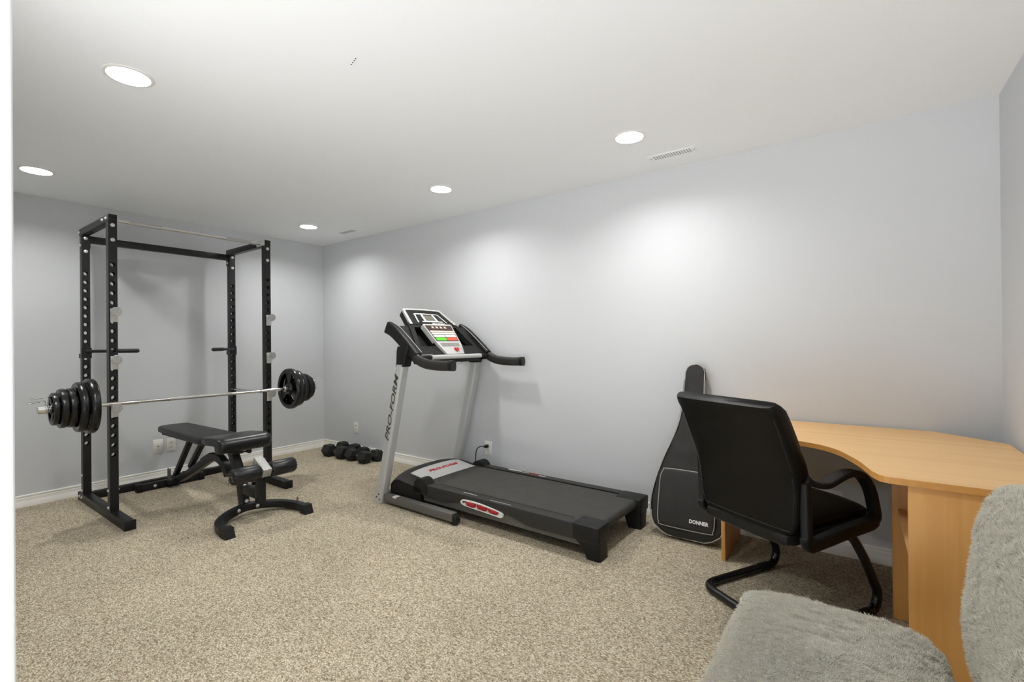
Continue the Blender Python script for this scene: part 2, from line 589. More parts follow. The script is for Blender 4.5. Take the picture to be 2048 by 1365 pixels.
struct(MB().box(0, OX0, -D - 0.12, -D, 0, H).box(OX1, JX - 0.022, -D - 0.12, -D, 0, H).box(OX0, OX1, -D - 0.12, -D, OH, H).box(JX - 0.022, W, -D - 0.12, -D, OH, H), 'wall_front', M['wall'])
struct(MB().box(JX - 0.022, JX, -D - 0.12, -D, 0, OH, r=0.003), 'trim_1', M['door_white'])

BB = [(0, 0), (0.0135, 0), (0.0135, 0.040), (0.0125, 0.0415), (0.0125, 0.043), (0.0115, 0.044), (0.0115, 0.0665), (0.0075, 0.071), (0.0075, 0.0735),
      (0.0125, 0.078), (0.0125, 0.086), (0.010, 0.089), (0, 0.089)]
struct(MB().prism(BB, lambda a, b, d: (a, d, b), -D, 0.0), 'baseboard_left', M['trim'])
struct(MB().prism(BB, lambda a, b, d: (d, -a, b), 0.0, W), 'baseboard_back', M['trim'])
struct(MB().prism(BB, lambda a, b, d: (W - a, d, b), -D, 0.0), 'baseboard_right', M['trim'])
struct(MB().prism(BB, lambda a, b, d: (d, -D + a, b), 0.0, OX0).prism(BB, lambda a, b, d: (d, -D + a, b), OX1, JX - 0.03), 'baseboard_front', M['trim'])

# four small screw holes left in the ceiling
for i in range(4):
    t = i / 3
    x, y = 3.446 + 0.050 * t, -2.031 - 0.015 * t
    MB().cyl((x, y, H + 0.001), (x, y, H - 0.0012), 0.0028, 10).build('screw_hole', M['black_hole'], ceil)

# ------------------------------------------------------------------ recessed lights
dl = thing('downlight', 'recessed ceiling downlight nearest the guitar bag and perforated vent', 'ceiling light', (4.11, -0.64, H), 0, 'recessed downlights')
MB().lathe([(CAN - 0.002, 0.0), (CAN - 0.001, -0.0045), (0.084, -0.0055), (0.0905, -0.0035), (0.0915, 0.0)], (0, 0, 0), (0, 0, 1), 48).build('trim_ring', M['white_plastic'], dl, world=False)
MB().lathe([(CAN - 0.002, 0.0), (CAN - 0.004, 0.03), (CAN - 0.007, 0.075), (0.045, 0.098), (0.0001, 0.10)], (0, 0, 0), (0, 0, 1), 48).build('reflector', M['reflector'], dl, world=False)
MB().lathe([(0.030, 0.085), (0.058, 0.052), (0.061, 0.042), (0.056, 0.035), (0.035, 0.029), (0.0001, 0.027)], (0, 0, 0), (0, 0, 1), 40).build('bulb', M['bulb'], dl, world=False)
for x, y, lab in ((LIGHTS[1][0], LIGHTS[1][1], 'recessed ceiling downlight above the front of the treadmill'),
                  (LIGHTS[2][0], LIGHTS[2][1], 'small far recessed ceiling downlight by the corner, beside the thin vent'),
                  (2.60, -2.56, 'largest and nearest recessed ceiling downlight at the upper left'),
                  (0.74, -2.56, 'recessed ceiling downlight at the left edge, above the left wall'),
                  (4.11, -2.56, 'recessed ceiling downlight just beyond the top edge of the photo')):
    dup(dl, (x, y, H), None, lab)

# ------------------------------------------------------------------ ceiling vents
def vent(name, label, x, y, L, wd, cols, rows, hole, rot):
    t = thing(name, label, 'vent', (x, y, H), rot, 'ceiling vents')
    MB().box(-L / 2 - 0.03, L / 2 + 0.03, -wd / 2 - 0.012, wd / 2 + 0.012, -0.004, 0, r=0.002).build('faceplate', M['ceil'], t, world=False)
    g = MB()
    for i in range(cols):
        for j in range(rows):
            cx = -L / 2 + L * (i + 0.5) / cols
            cy = -wd / 2 + wd * (j + 0.5) / rows
            g.box(cx - hole[0] / 2, cx + hole[0] / 2, cy - hole[1] / 2, cy + hole[1] / 2, -0.0046, -0.003)
    g.build('perforation', M['dark_hole'], t, world=False)
    for s in (-1, 1):
        MB().lathe([(0.0001, -0.0058), (0.003, -0.0052), (0.0042, -0.004)], (s * (L / 2 + 0.017), 0, 0), (0, 0, 1), 12).build('screw', M['dark_hole'], t, world=False)
vent('ceiling_vent', 'long perforated ceiling vent right of the nearest wall-side downlight', 4.232, -0.247, 0.235, 0.062, 15, 3, (0.0065, 0.0095), 0.0)
vent('ceiling_vent', 'narrow slotted ceiling vent near the far corner beside the smallest downlight', 0.865, -0.255, 0.235, 0.062, 1, 3, (0.225, 0.007), 0.0)

# ------------------------------------------------------------------ wall plates and sockets
def wallplate(name, label, cat, o, xd, w=0.072, h=0.115, kind='outlet'):
    """o centre on the wall; xd direction to the right along the wall; normal = into the room"""
    xd = Vector(xd); nz = xd.cross(Vector((0, 0, 1))) if True else None
    t = thing(name, label, cat, o)
    P = lambda a, b, c: Vector(t.location) + xd * a + Vector((0, 0, b)) + nz * c
    mb = MB().box(-w / 2, w / 2, -h / 2, h / 2, 0.0, 0.006, r=0.0025)
    mb.move(lambda v: P(v.x, v.y, v.z))
    mb.build('cover_plate', M['white_plastic'], t)
    if kind == 'outlet':
        for s in (-1, 1):
            m2 = MB()
            m2.loft([[P(a, b + s * 0.0195, 0.006) for a, b in sellipse(0.0172, 0.0142, 4, 28)], [P(a, b + s * 0.0195, 0.0085) for a, b in sellipse(0.0168, 0.0138, 4, 28)]])
            so = m2.build('socket', M['ivory'], t)
            m3 = MB()
            for a, hh in ((-0.0065, 0.0085), (0.0065, 0.007)):
                m3.box(a - 0.0011, a + 0.0011, s * 0.0195 + 0.0035 - hh / 2, s * 0.0195 + 0.0035 + hh / 2, 0.0075, 0.0088)
            m3.box(-0.0024, 0.0024, s * 0.0195 - 0.0095, s * 0.0195 - 0.005, 0.0075, 0.0088)
            m3.move(lambda v: P(v.x, v.y, v.z)).build('slots', M['black_hole'], so)
        MB().lathe([(0.0001, 0.0075), (0.0028, 0.0072), (0.0032, 0.006)], P(0, 0, 0), nz, 12).build('screw', M['zinc'], t)
    elif kind == 'jack':
        MB().box(-0.0165, 0.0165, -0.033, 0.033, 0.005, 0.0078, r=0.0015).move(lambda v: P(v.x, v.y, v.z)).build('insert', M['white_plastic'], t)
        MB().lathe([(0.0001, 0.0125), (0.0045, 0.0125), (0.0045, 0.0085), (0.0062, 0.0082), (0.0062, 0.0075)], P(0, 0, 0), nz, 14).build('jack', M['grey_steel'], t)
    elif kind == 'toggle':
        MB().box(-0.012, 0.012, -0.02, 0.02, 0.005, 0.008, r=0.001).move(lambda v: P(v.x, v.y, v.z)).build('insert', M['white_plastic'], t)
        MB().box(-0.006, 0.006, 0.016, 0.024, 0.0075, 0.0095).move(lambda v: P(v.x, v.y, v.z)).build('jack', M['black_hole'], t)
    return t
G_O = 'wall outlets and plates'
wallplate('wall_plate', 'white wall plate with a single round cable jack, low on the left wall', 'wall plate', (0.0, -1.665, 0.305), (0, 1, 0), w=0.075, h=0.122, kind='jack')
wallplate('wall_outlet', 'white double power outlet on the left wall, right beside the cable jack plate', 'outlet', (0.0, -1.563, 0.303), (0, 1, 0), w=0.072, h=0.118)
wallplate('wall_plate', 'blank-looking white wall plate above the black dumbbells near the corner', 'wall plate', (0.632, 0.0, 0.287), (1, 0, 0), w=0.076, h=0.122, kind='toggle')
wallplate('wall_outlet', 'white power outlet behind the treadmill with a black plug in it', 'outlet', (2.526, 0.0, 0.289), (1, 0, 0), w=0.078, h=0.124)
wallplate('wall_outlet', 'white wall outlet in the shade under the corner desk', 'outlet', (5.035, 0.0, 0.305), (1, 0, 0), w=0.115, h=0.118)

# ------------------------------------------------------------------ power rack
PY = (-2.208, -1.124)               # upright centre lines
FX, BX = 0.93, 0.25                 # front faces of the front and back uprights
PITCH, Z0 = 0.067, 0.457
rack = thing('power_rack', 'tall black steel power rack holding a loaded barbell', 'power rack', (0.6, -1.666, 0))
def upright(xf, yc, zb, zt):
    """square tube with real through holes in its front and back walls"""
    w, d, wt = 0.050, 0.056, 0.003
    mb = MB()
    zs = [Z0 + PITCH * i for i in range(21)]
    R_, N = 0.0152, 20
    def q(vs, n):
        a, b_, c = Vector(vs[0]), Vector(vs[1]), Vector(vs[2])
        if (b_ - a).cross(c - a).dot(Vector(n)) < 0: vs = vs[::-1]
        mb.add(vs, [tuple(range(len(vs)))])
    for xx, ww, nx in ((xf, w / 2, 1), (xf - d, w / 2, -1), (xf - wt, w / 2 - wt, -1), (xf - d + wt, w / 2 - wt, 1)):
        z = zb
        for zc in zs + [None]:
            z1 = (zc - PITCH / 2) if zc is not None else zt
            if z1 - z > 1e-5:
                q([(xx, yc - ww, z), (xx, yc + ww, z), (xx, yc + ww, z1), (xx, yc - ww, z1)], (nx, 0, 0))
            if zc is None: break
            h2 = PITCH / 2
            circ, sq = [], []
            for k in range(N):
                t = 2 * PI * k / N + PI / 4
                c, s_ = math.cos(t), math.sin(t)
                circ.append((xx, yc + R_ * c, zc + R_ * s_))
                m_ = max(abs(c), abs(s_))
                sq.append((xx, yc + ww * c / m_, zc + h2 * s_ / m_))
            for k in range(N):
                l = (k + 1) % N
                q([circ[k], circ[l], sq[l], sq[k]], (nx, 0, 0))
            z = zc + h2
    for zc in zs:
        for xa, xb in ((xf, xf - wt), (xf - d, xf - d + wt)):
            for k in range(N):
                t0, t1 = 2 * PI * k / N + PI / 4, 2 * PI * (k + 1) / N + PI / 4
                q([(xa, yc + R_ * math.cos(t0), zc + R_ * math.sin(t0)), (xa, yc + R_ * math.cos(t1), zc + R_ * math.sin(t1)),
                   (xb, yc + R_ * math.cos(t1), zc + R_ * math.sin(t1)), (xb, yc + R_ * math.cos(t0), zc + R_ * math.sin(t0))],
                  (0, -math.cos((t0 + t1) / 2), -math.sin((t0 + t1) / 2)))
    for sg in (-1, 1):
        for yy, o_, x0, x1 in ((yc + sg * w / 2, sg, xf, xf - d), (yc + sg * (w / 2 - wt), -sg, xf - wt, xf - d + wt)):
            q([(x0, yy, zb), (x1, yy, zb), (x1, yy, zt), (x0, yy, zt)], (0, o_, 0))
    for z, o_ in ((zb, -1), (zt, 1)):
        q([(xf, yc - w / 2, z), (xf - d, yc - w / 2, z), (xf - d, yc + w / 2, z), (xf, yc + w / 2, z)], (0, 0, o_))
    return mb
def bolt(p, ax, r=0.0105, parent=rack):
    return MB().lathe([(r * 1.25, 0), (r * 1.25, 0.002), (r, 0.003), (r * 0.9, 0.007), (r * 0.5, 0.009), (0.0001, 0.0095)], p, ax, 14).build('bolt', M['zinc'], parent)
for yc in PY:
    s = -1 if yc < -1.6 else 1
    for xf in (FX, BX):
        upright(xf, yc, 0.06, 2.10).build('upright', M['black_steel'], rack, smooth=False, recalc=False)
        for z in (2.075, 1.972):
            bolt((xf, yc, z), (1, 0, 0), 0.0105)
        for z in (0.085, 0.205):
            for ss in (-1, 1):
                bolt((xf - 0.028, yc + ss * 0.025, z), (0, ss, 0), 0.009)
    br = MB().box(0.140, 1.245, yc - 0.03, yc + 0.03, 0.0, 0.06, r=0.003).build('base_rail', M['black_steel'], rack)
    for x0, x1 in ((1.240, 1.262), (0.125, 0.145)):
        MB().box(x0, x1, yc - 0.0325, yc + 0.0325, 0.0, 0.064, r=0.004).build('end_cap', M['black_plastic'], br)
    bolt((0.170, yc + s * 0.03, 0.035), (0, s, 0), 0.010)
    bolt((0.235, yc + s * 0.03, 0.035), (0, s, 0), 0.010)
    tr = MB().box(0.172, FX + 0.001, yc - 0.025, yc + 0.025, 2.1005, 2.15, r=0.002).build('top_rail', M['black_steel'], rack)
    MB().box(FX - 0.002, FX + 0.004, yc - 0.025, yc + 0.025, 2.1008, 2.1515, r=0.002).build('end_cap', M['black_plastic'], tr)
    for x in (0.80, 0.885):
        bolt((x, yc + s * 0.025, 2.126), (0, s, 0), 0.009)
    bolt((0.185, yc + s * 0.025, 2.126), (0, s, 0), 0.009)
    bolt((0.216, yc + s * 0.025, 2.02), (0, s, 0), 0.009)
    # dip handle on the back upright, pointing inwards and forwards
    a = math.radians(50) * -s
    dx, dy = math.cos(a), math.sin(a)
    zb = 1.183
    p0 = Vector((0.255, yc - s * 0.0, zb)); 
    hnd = MB().tube([p0, p0 + Vector((dx, dy, 0)) * 0.19], 0.013, 14)
    hnd.box(BX + 0.001, BX + 0.006, yc - 0.031, yc + 0.031, 1.128, 1.21)
    hnd.box(BX - 0.070, BX + 0.001, yc - 0.031, yc - 0.0255, 1.128, 1.165).box(BX - 0.070, BX + 0.001, yc + 0.0255, yc + 0.031, 1.128, 1.165)
    h_ = hnd.build('dip_handle', M['black_steel'], rack)
    MB().lathe([(0.0001, 0), (0.013, 0.0), (0.0165, 0.004), (0.0165, 0.16), (0.013, 0.168), (0.0001, 0.168)], p0 + Vector((dx, dy, 0)) * 0.185, (dx, dy, 0), 16).build('grip', M['rubber'], h_)
    # bar hooks: bracket, peg and round end disc
    for zi in (15, 10, 5):
        z = Z0 + PITCH * zi
        hk = MB().box(FX + 0.001, FX + 0.006, yc - 0.017, yc + 0.027, z - 0.070, z + 0.024, r=0.0015)
        hk.box(FX - 0.03, FX + 0.004, yc + 0.0255, yc + 0.0285, z - 0.068, z + 0.022)
        hk.cyl((FX - 0.03, yc, z), (FX + 0.066, yc, z), 0.0115, 16)
        ho = hk.build('bar_hook', M['white_metal'], rack)
        MB().cyl((FX + 0.066, yc, z), (FX + 0.074, yc, z), 0.0315, 32, 0.002).build('hook_disc', M['galv'], ho)
    MB().cyl((BX + 0.001, yc, Z0 + PITCH * 5), (FX - 0.058, yc, Z0 + PITCH * 5), 0.0112, 16).build('safety_rod', M['chrome'], rack)
MB().box(0.194, 0.240, PY[0] + 0.0255, PY[1] - 0.0255, 2.045, 2.099, r=0.002).build('crossbar', M['black_steel'], rack)
for s, yc in ((1, PY[0]), (-1, PY[1])):
    MB().box(0.186, 0.245, yc + s * 0.0255, yc + s * 0.0295, 1.995, 2.0445).build('bracket_plate', M['black_steel'], rack)
    bolt((0.216, yc + s * 0.0295, 2.02), (0, s, 0), 0.009)
MB().box(0.165, 0.225, PY[0] + 0.0305, PY[1] - 0.0305, 0.0, 0.058, r=0.003).build('rear_stretcher', M['black_steel'], rack)
pub = MB().tube([(0.865, PY[0] + 0.03, 2.122), (0.865, PY[1] - 0.03, 2.122)], 0.0135, 18).build('pull_up_bar', M['chrome'], rack)
for y0, y1 in ((-2.10, -1.90), (-1.44, -1.24)):
    MB().tube([(0.865, y0, 2.122), (0.865, y1, 2.122)], 0.0142, 18).build('knurled_band', M['knurl'], pub)
for s, yc in ((1, PY[0]), (-1, PY[1])):
    MB().box(0.80, 0.928, yc + s * 0.0255, yc + s * 0.031, 2.104, 2.147, r=0.002).build('bar_bracket', M['white_metal'], pub)
    for x in (0.82, 0.90):
        bolt((x, yc + s * 0.031, 2.127), (0, s, 0), 0.008, pub)

# ------------------------------------------------------------------ barbell
BBX, BBZ, BC = 0.9615, Z0 + PITCH * 5 + 0.0115 + 0.0145, -1.645
bell = thing('barbell', 'long chrome barbell bar resting across the rack hooks', 'barbell', (BBX, BC, BBZ))
L_ = lambda y: (BBX, BC + y, BBZ)
MB().lathe([(0.0145, -0.67), (0.0145, -0.44), (0.0138, -0.438), (0.0122, -0.43), (0.0122, 0.43), (0.0138, 0.438), (0.0145, 0.44), (0.0145, 0.67)], L_(0), (0, 1, 0), 20).build('shaft', M['chrome'], bell)
for a, b in ((-0.22, -0.04), (0.02, 0.24)):
    pass
for a, b in ((-0.24, 0.20),):
    MB().lathe([(0.0126, a), (0.0126, b)], L_(0), (0, 1, 0), 20, caps=True).build('knurled_grip', M['knurl'], bell)
for s in (-1, 1):
    MB().lathe([(0.0146, s * 0.43), (0.0158, s * 0.43), (0.0158, s * 0.437), (0.0146, s * 0.437)], L_(0), (0, 1, 0), 20).build('ring', M['chrome'], bell)
    MB().lathe([(0.0001, s * 0.645), (0.022, s * 0.645), (0.0275, s * 0.65), (0.0275, s * 0.668), (0.0240, s * 0.672), (0.0240, s * 0.951), (0.021, s * 0.954), (0.0001, s * 0.952)], L_(0), (0, 1, 0), 24).build('sleeve', M['chrome'], bell)

def plate_mb(R, th, hubw, windows=True, n=96):
    """rubber grip plate: thick rim, thin web with three grip openings, thick hub; axis along Y, centred"""
    ri, hub = R * 0.80, R * 0.27
    rad = [0.0250, 0.0250, hub * 0.98, hub, hub + 0.012, ri - 0.012, ri - 0.002, ri + 0.006, R - 0.007, R - 0.0015, R]
    tt = [hubw / 2 - 0.002, hubw / 2, hubw / 2, hubw / 2 - 0.004, th * 0.26, th * 0.26, th * 0.42, th / 2, th / 2, th * 0.36, 0.0]
    rad[0] = 0.0246
    mb = MB()
    m = len(rad)
    w0, w1 = 4, 6
    def win(k):
        if not windows: return False
        a = (k + 0.5) / n * 360
        return any(abs((a - c + 180) % 360 - 180) < 41 for c in (90 + 60, 210 + 60, 330 + 60))
    def P(i, k, side):
        a = 2 * PI * k / n
        r = rad[i]
        return (r * math.cos(a), side * tt[i], r * math.sin(a))
    for side in (-1, 1):
        for i in range(m - 1):
            for k in range(n):
                if i in (w0, w1 - 1) and w0 <= i < w1 and win(k): continue
                mb.add([P(i, k, side), P(i, k + 1, side), P(i + 1, k + 1, side), P(i + 1, k, side)], [(0, 1, 2, 3)])
    for k in range(n):
        mb.add([P(0, k, -1), P(0, k + 1, -1), P(0, k + 1, 1), P(0, k, 1)], [(0, 1, 2, 3)])
        if win(k):
            for i in (w0, w1):
                mb.add([P(i, k, -1), P(i, k + 1, -1), P(i, k + 1, 1), P(i, k, 1)], [(0, 1, 2, 3)])
            for kk, nb in ((k, k - 1), (k + 1, k + 1)):
                if not win(nb % n):
                    for i in range(w0, w1):
                        mb.add([P(i, kk, -1), P(i + 1, kk, -1), P(i + 1, kk, 1), P(i, kk, 1)], [(0, 1, 2, 3)])
    return mb
SIZES = {'e': (0.185, 0.046, 0.052), 'd': (0.167, 0.044, 0.050), 'c': (0.130, 0.036, 0.040), 'b': (0.129, 0.036, 0.040), 'a': (0.106, 0.030, 0.034)}
PL = {'e': 'largest', 'd': 'second largest', 'c': 'mid-size inner', 'b': 'mid-size outer', 'a': 'smallest'}
PLAT = {}
order = ['e', 'd', 'c', 'b', 'a']
for s, side in ((-1, 'left'), (1, 'right')):
    y = 0.674
    for k in order:
        R, th, hw = SIZES[k]
        y += hw / 2
        if k not in PLAT:
            o = plate_mb(R, th, hw).build('weight_plate', M['black_gloss'])
            PLAT[k] = o
        else:
            o = PLAT[k].copy(); COL.objects.link(o)
        o.location = (BBX, BC + s * y, BBZ)
        o.rotation_euler = (0, {'e': 0.0, 'd': 0.5, 'c': 1.0, 'b': 0.2, 'a': 0.8}[k] * s, 0)
        pos = {'e': 'innermost at the collar', 'd': 'second from the collar', 'c': 'middle of the stack', 'b': 'second from the end', 'a': 'outermost at the end'}[k]
        tag(o, '%s black weight plate on the barbell\'s %s end, %s' % (PL[k], side, pos), 'weight plate', 'weight plates on the barbell')
        y += hw / 2 + 0.0006
    # spring clip
    yc = BC + s * (y + 0.006)
    pth = []
    for i in range(61):
        a = 2 * PI * 2.6 * i / 60 + 0.5
        pth.append((BBX + 0.0272 * math.cos(a), yc + s * (0.021 * i / 60), BBZ + 0.0272 * math.sin(a)))
    def loop(p, d):
        p = Vector(p)
        d = Vector(d).normalized()
        sd = Vector((0.8, 0, 0.2)).normalized()
        up = Vector((0, 0, 1))
        q = [p + up * 0.0 , p + up * 0.045, p + up * 0.055 + d * 0.01, p + up * 0.055 + d * 0.045, p + up * 0.05 + d * 0.085 + sd * 0.006,
             p + up * 0.04 + d * 0.09 + sd * 0.02, p + up * 0.037 + d * 0.075 + sd * 0.032, p + up * 0.045 + d * 0.03 + sd * 0.02]
        return crom(q, 5)
    mb = MB().tube(pth, 0.0024, 8)
    mb.tube(loop((BBX - 0.012, yc, BBZ + 0.027), (0, s, 0.0)), 0.0022, 8)
    mb.tube(loop((BBX + 0.016, yc + s * 0.02, BBZ + 0.006), (0.25, s, 0.0)), 0.0022, 8)
    c = mb.build('spring_clip', M['chrome'])
    tag(c, 'chrome wire spring clip on the %s end of the barbell' % side, 'clip', 'barbell spring clips')

# ------------------------------------------------------------------ weight bench
BY = -1.63
bench = thing('weight_bench', 'black adjustable weight bench with padded leg rollers, inside the rack', 'weight bench', (1.1, BY, 0))
def pad(x0, x1, hw0, hw1, z0, z1, r):
    """flat upholstered pad, corners rounded"""
    secs = []
    n = 14
    top = []
    xs = [x0 + (x1 - x0) * (0.5 - 0.5 * math.cos(PI * i / n)) for i in range(n + 1)]
    for i, x in enumerate(xs):
        t = i / n
        hw = hw0 + (hw1 - hw0) * (x - x0) / (x1 - x0)
        e = min(1.0, (x - x0) / 0.05, (x1 - x) / 0.05)
        e = max(e, 0.0)
        k = math.sqrt(max(0.0, 1 - (1 - e) ** 2))
        secs.append([(x, BY + a, (z0 + z1) / 2 + b) for a, b in sellipse(hw - 0.05 * (1 - k), (z1 - z0) / 2 * (0.62 + 0.38 * k), 5, 40)])
    return MB().loft(secs)
bp_ = pad(0.235, 1.24, 0.120, 0.150, 0.468, 0.530, 0.03).build('back_pad', M['vinyl'], bench)
MB().box(0.32, 1.15, BY - 0.105, BY + 0.105, 0.458, 0.468).build('backing_board', M['black_plastic'], bench)
# seat with drooping front roll
prof = crom([(1.285, 0.523), (1.30, 0.548), (1.36, 0.555), (1.50, 0.566), (1.575, 0.562), (1.612, 0.535), (1.612, 0.492), (1.585, 0.462), (1.545, 0.458), (1.525, 0.478), (1.515, 0.505), (1.42, 0.503), (1.31, 0.500)], 5, True)
prof2 = [(v[0], v[1]) for v in prof]
secs = []
cx_, cz_ = 1.46, 0.515
for i in range(15):
    t = -1 + 2 * i / 14
    y = BY + 0.008 + 0.178 * math.sin(t * PI / 2)
    e = (1 - abs(math.sin(t * PI / 2)))
    k = 1 - 0.10 * max(0, 1 - e / 0.10) ** 2
    secs.append([(cx_ + (a - cx_) * k, y, cz_ + (b - cz_) * k) for a, b in prof2])
MB().loft(secs).build('seat_pad', M['vinyl_gloss'], bench)
bar = lambda pts, w, h, r=0.004, up=(0, 1, 0): MB().bar(pts, h, w, r, up)
# main beam (arched), then front post
beam = crom([(0.33, BY, 0.050), (0.46, BY, 0.086), (0.66, BY, 0.168), (0.84, BY, 0.248), (1.00, BY, 0.318), (1.11, BY, 0.352), (1.21, BY, 0.343), (1.285, BY, 0.300), (1.33, BY, 0.245)], 6)
MB().bar(beam, 0.060, 0.050, 0.006, (0, 1, 0)).build('main_beam', M['black_steel'], bench)
lad = MB()
for x in (0.455, 0.505, 0.90, 0.96, 1.02):
    z = lin(x, [0.46, 0.66, 0.84, 1.00, 1.11], [0.112, 0.196, 0.276, 0.346, 0.380])
    lad.box(x - 0.022, x + 0.022, BY - 0.02, BY + 0.02, z - 0.012, z + 0.014, rot=Matrix.Rotation(-0.42, 3, 'Y'))
lad.build('ladder_notches', M['black_steel'], bench)
for (xa, za, xb, zb) in ((0.30, 0.075, 0.66, 0.458), (0.63, 0.205, 0.90, 0.458)):
    MB().bar([(xa, BY, za), (xb, BY, zb)], 0.038, 0.038, 0.004, (0, 1, 0)).build('support_strut', M['black_steel'], bench)
post = MB().bar([(1.572, BY, 0.075), (1.545, BY, 0.20), (1.475, BY, 0.33), (1.40, BY, 0.43), (1.385, BY, 0.49)], 0.075, 0.052, 0.006, (0, 1, 0)).build('front_post', M['black_steel'], bench)
MB().box(1.33, 1.50, BY - 0.03, BY + 0.03, 0.425, 0.475, r=0.003).build('seat_bracket', M['black_steel'], bench)
for x, z in ((1.612, 0.10), (1.585, 0.205)):
    MB().lathe([(0.013, 0), (0.013, 0.004), (0.010, 0.007), (0.0001, 0.009)], (x, BY, z), (1, 0, 0.22), 14).build('bolt', M['zinc'], bench)
MB().lathe([(0.006, 0), (0.006, 0.03), (0.010, 0.034), (0.0175, 0.044), (0.0195, 0.055), (0.0165, 0.066), (0.0001, 0.07)], (1.49, BY + 0.02, 0.432), (0.5, 0.85, 0.1), 16).build('lock_knob', M['black_gloss'], bench)
# rear crossfoot
rf = MB().box(0.285, 0.335, -1.895, -1.435, 0.006, 0.062, r=0.004).build('rear_foot', M['black_steel'], bench)
for y in (-1.895, -1.435):
    MB().box(0.280, 0.340, y - 0.022, y + 0.022, 0.0, 0.066, r=0.005).build('end_cap', M['black_plastic'], rf)
for x in (0.345, 0.385):
    MB().tube([(x, BY - 0.07, 0.06), (x, BY - 0.07, 0.155), (x + 0.008, BY - 0.07, 0.165), (x + 0.016, BY - 0.07, 0.155), (x + 0.016, BY - 0.07, 0.06)], 0.0045, 8).build('prong', M['grey_steel'], bench)
MB().box(0.33, 0.405, BY - 0.09, BY - 0.02, 0.03, 0.07, r=0.003).build('prong_bracket', M['black_steel'], bench)
MB().lathe([(0.012, 0), (0.012, 0.004), (0.0001, 0.008)], (0.336, -1.79, 0.034), (1, 0, 0), 14).build('bolt', M['zinc'], bench)
# arched front foot
arc = crom([(1.935, -1.890, 0.030), (1.84, -1.893, 0.032), (1.745, -1.868, 0.036), (1.672, -1.80, 0.045), (1.625, -1.71, 0.055), (1.612, -1.63, 0.06),
            (1.622, -1.54, 0.055), (1.662, -1.452, 0.045), (1.735, -1.385, 0.036), (1.83, -1.358, 0.032), (1.925, -1.358, 0.030)], 6)
ff = MB().bar(arc, 0.050, 0.050, 0.005, (0, 0, 1)).build('front_foot', M['black_steel'], bench)
for y in (-1.890, -1.358):
    MB().prism([(1.885, 0.0), (1.965, 0.0), (1.940, 0.062), (1.885, 0.062)], lambda a, b, d: (a, d, b), y - 0.031, y + 0.031).build('rubber_foot', M['black_plastic'], ff)
for y in (-1.70, -1.57):
    MB().lathe([(0.013, 0), (0.013, 0.004), (0.010, 0.007), (0.0001, 0.009)], (1.645, y, 0.058), (1, 0, 0.0), 14).build('bolt', M['zinc'], bench)
MB().tube([(1.80, -1.36, 0.055), (1.80, -1.36, 0.085), (1.808, -1.36, 0.095), (1.816, -1.36, 0.085), (1.816, -1.36, 0.055)], 0.003, 8).build('cotter_ring', M['grey_steel'], bench)
# leg developer
MB().box(1.60, 1.80, BY - 0.025, BY + 0.025, 0.155, 0.215, r=0.004).build('lever_arm', M['black_steel'], bench)
MB().box(1.785, 1.840, BY - 0.026, BY + 0.026, 0.128, 0.318, r=0.004).build('lever_post', M['black_steel'], bench)
sl = MB().box(-0.085, 0.070, -0.030, 0.030, -0.030, 0.030, r=0.002)
rm = Matrix.Rotation(math.radians(27), 3, 'Y')
sl.move(lambda v: rm @ v + Vector((1.825, BY + 0.01, 0.372)))
sl.build('roller_sleeve', M['galv'], bench)
MB().cyl((1.845, -1.83, 0.352), (1.845, -1.405, 0.352), 0.011, 12).build('roller_axle', M['grey_steel'], bench)
def roller(ya, yb):
    r = 0.053
    pr = [(0.012, ya + 0.010), (0.020, ya + 0.004), (0.040, ya), (0.049, ya + 0.006), (r, ya + 0.016), (r, yb - 0.016), (0.049, yb - 0.006), (0.040, yb), (0.020, yb - 0.004), (0.012, yb - 0.01)]
    n = 48
    mb = MB()
    vs, fs = [], []
    for rr, y in pr:
        for k in range(n):
            t = 2 * PI * k / n
            q = rr
            dy = 0.006 * math.cos(12 * t) * (1 if 0.015 < rr < 0.045 else 0) * (1 if y > (ya + yb) / 2 else -1)
            vs.append((1.845 + q * math.cos(t), y + dy, 0.352 + q * math.sin(t)))
    for i in range(len(pr) - 1):
        for k in range(n):
            fs.append((i * n + k, i * n + (k + 1) % n, (i + 1) * n + (k + 1) % n, (i + 1) * n + k))
    mb.add(vs, fs)
    return mb
roller(-1.832, -1.652).build('foam_roller', M['vinyl_gloss'], bench)
roller(-1.582, -1.405).build('foam_roller', M['vinyl_gloss'], bench)
MB().lathe([(0.0001, 0), (0.012, 0.002), (0.016, 0.012), (0.012, 0.022), (0.006, 0.024), (0.006, 0.05)], (1.76, BY - 0.03, 0.262), (1, 0.4, 0), 14).build('pop_pin', M['black_plastic'], bench)
MB().tube([(1.84, -1.838, 0.35), (1.84, -1.845, 0.33), (1.845, -1.847, 0.30)], 0.0015, 6).build('drawstring', M['nylon'], bench)

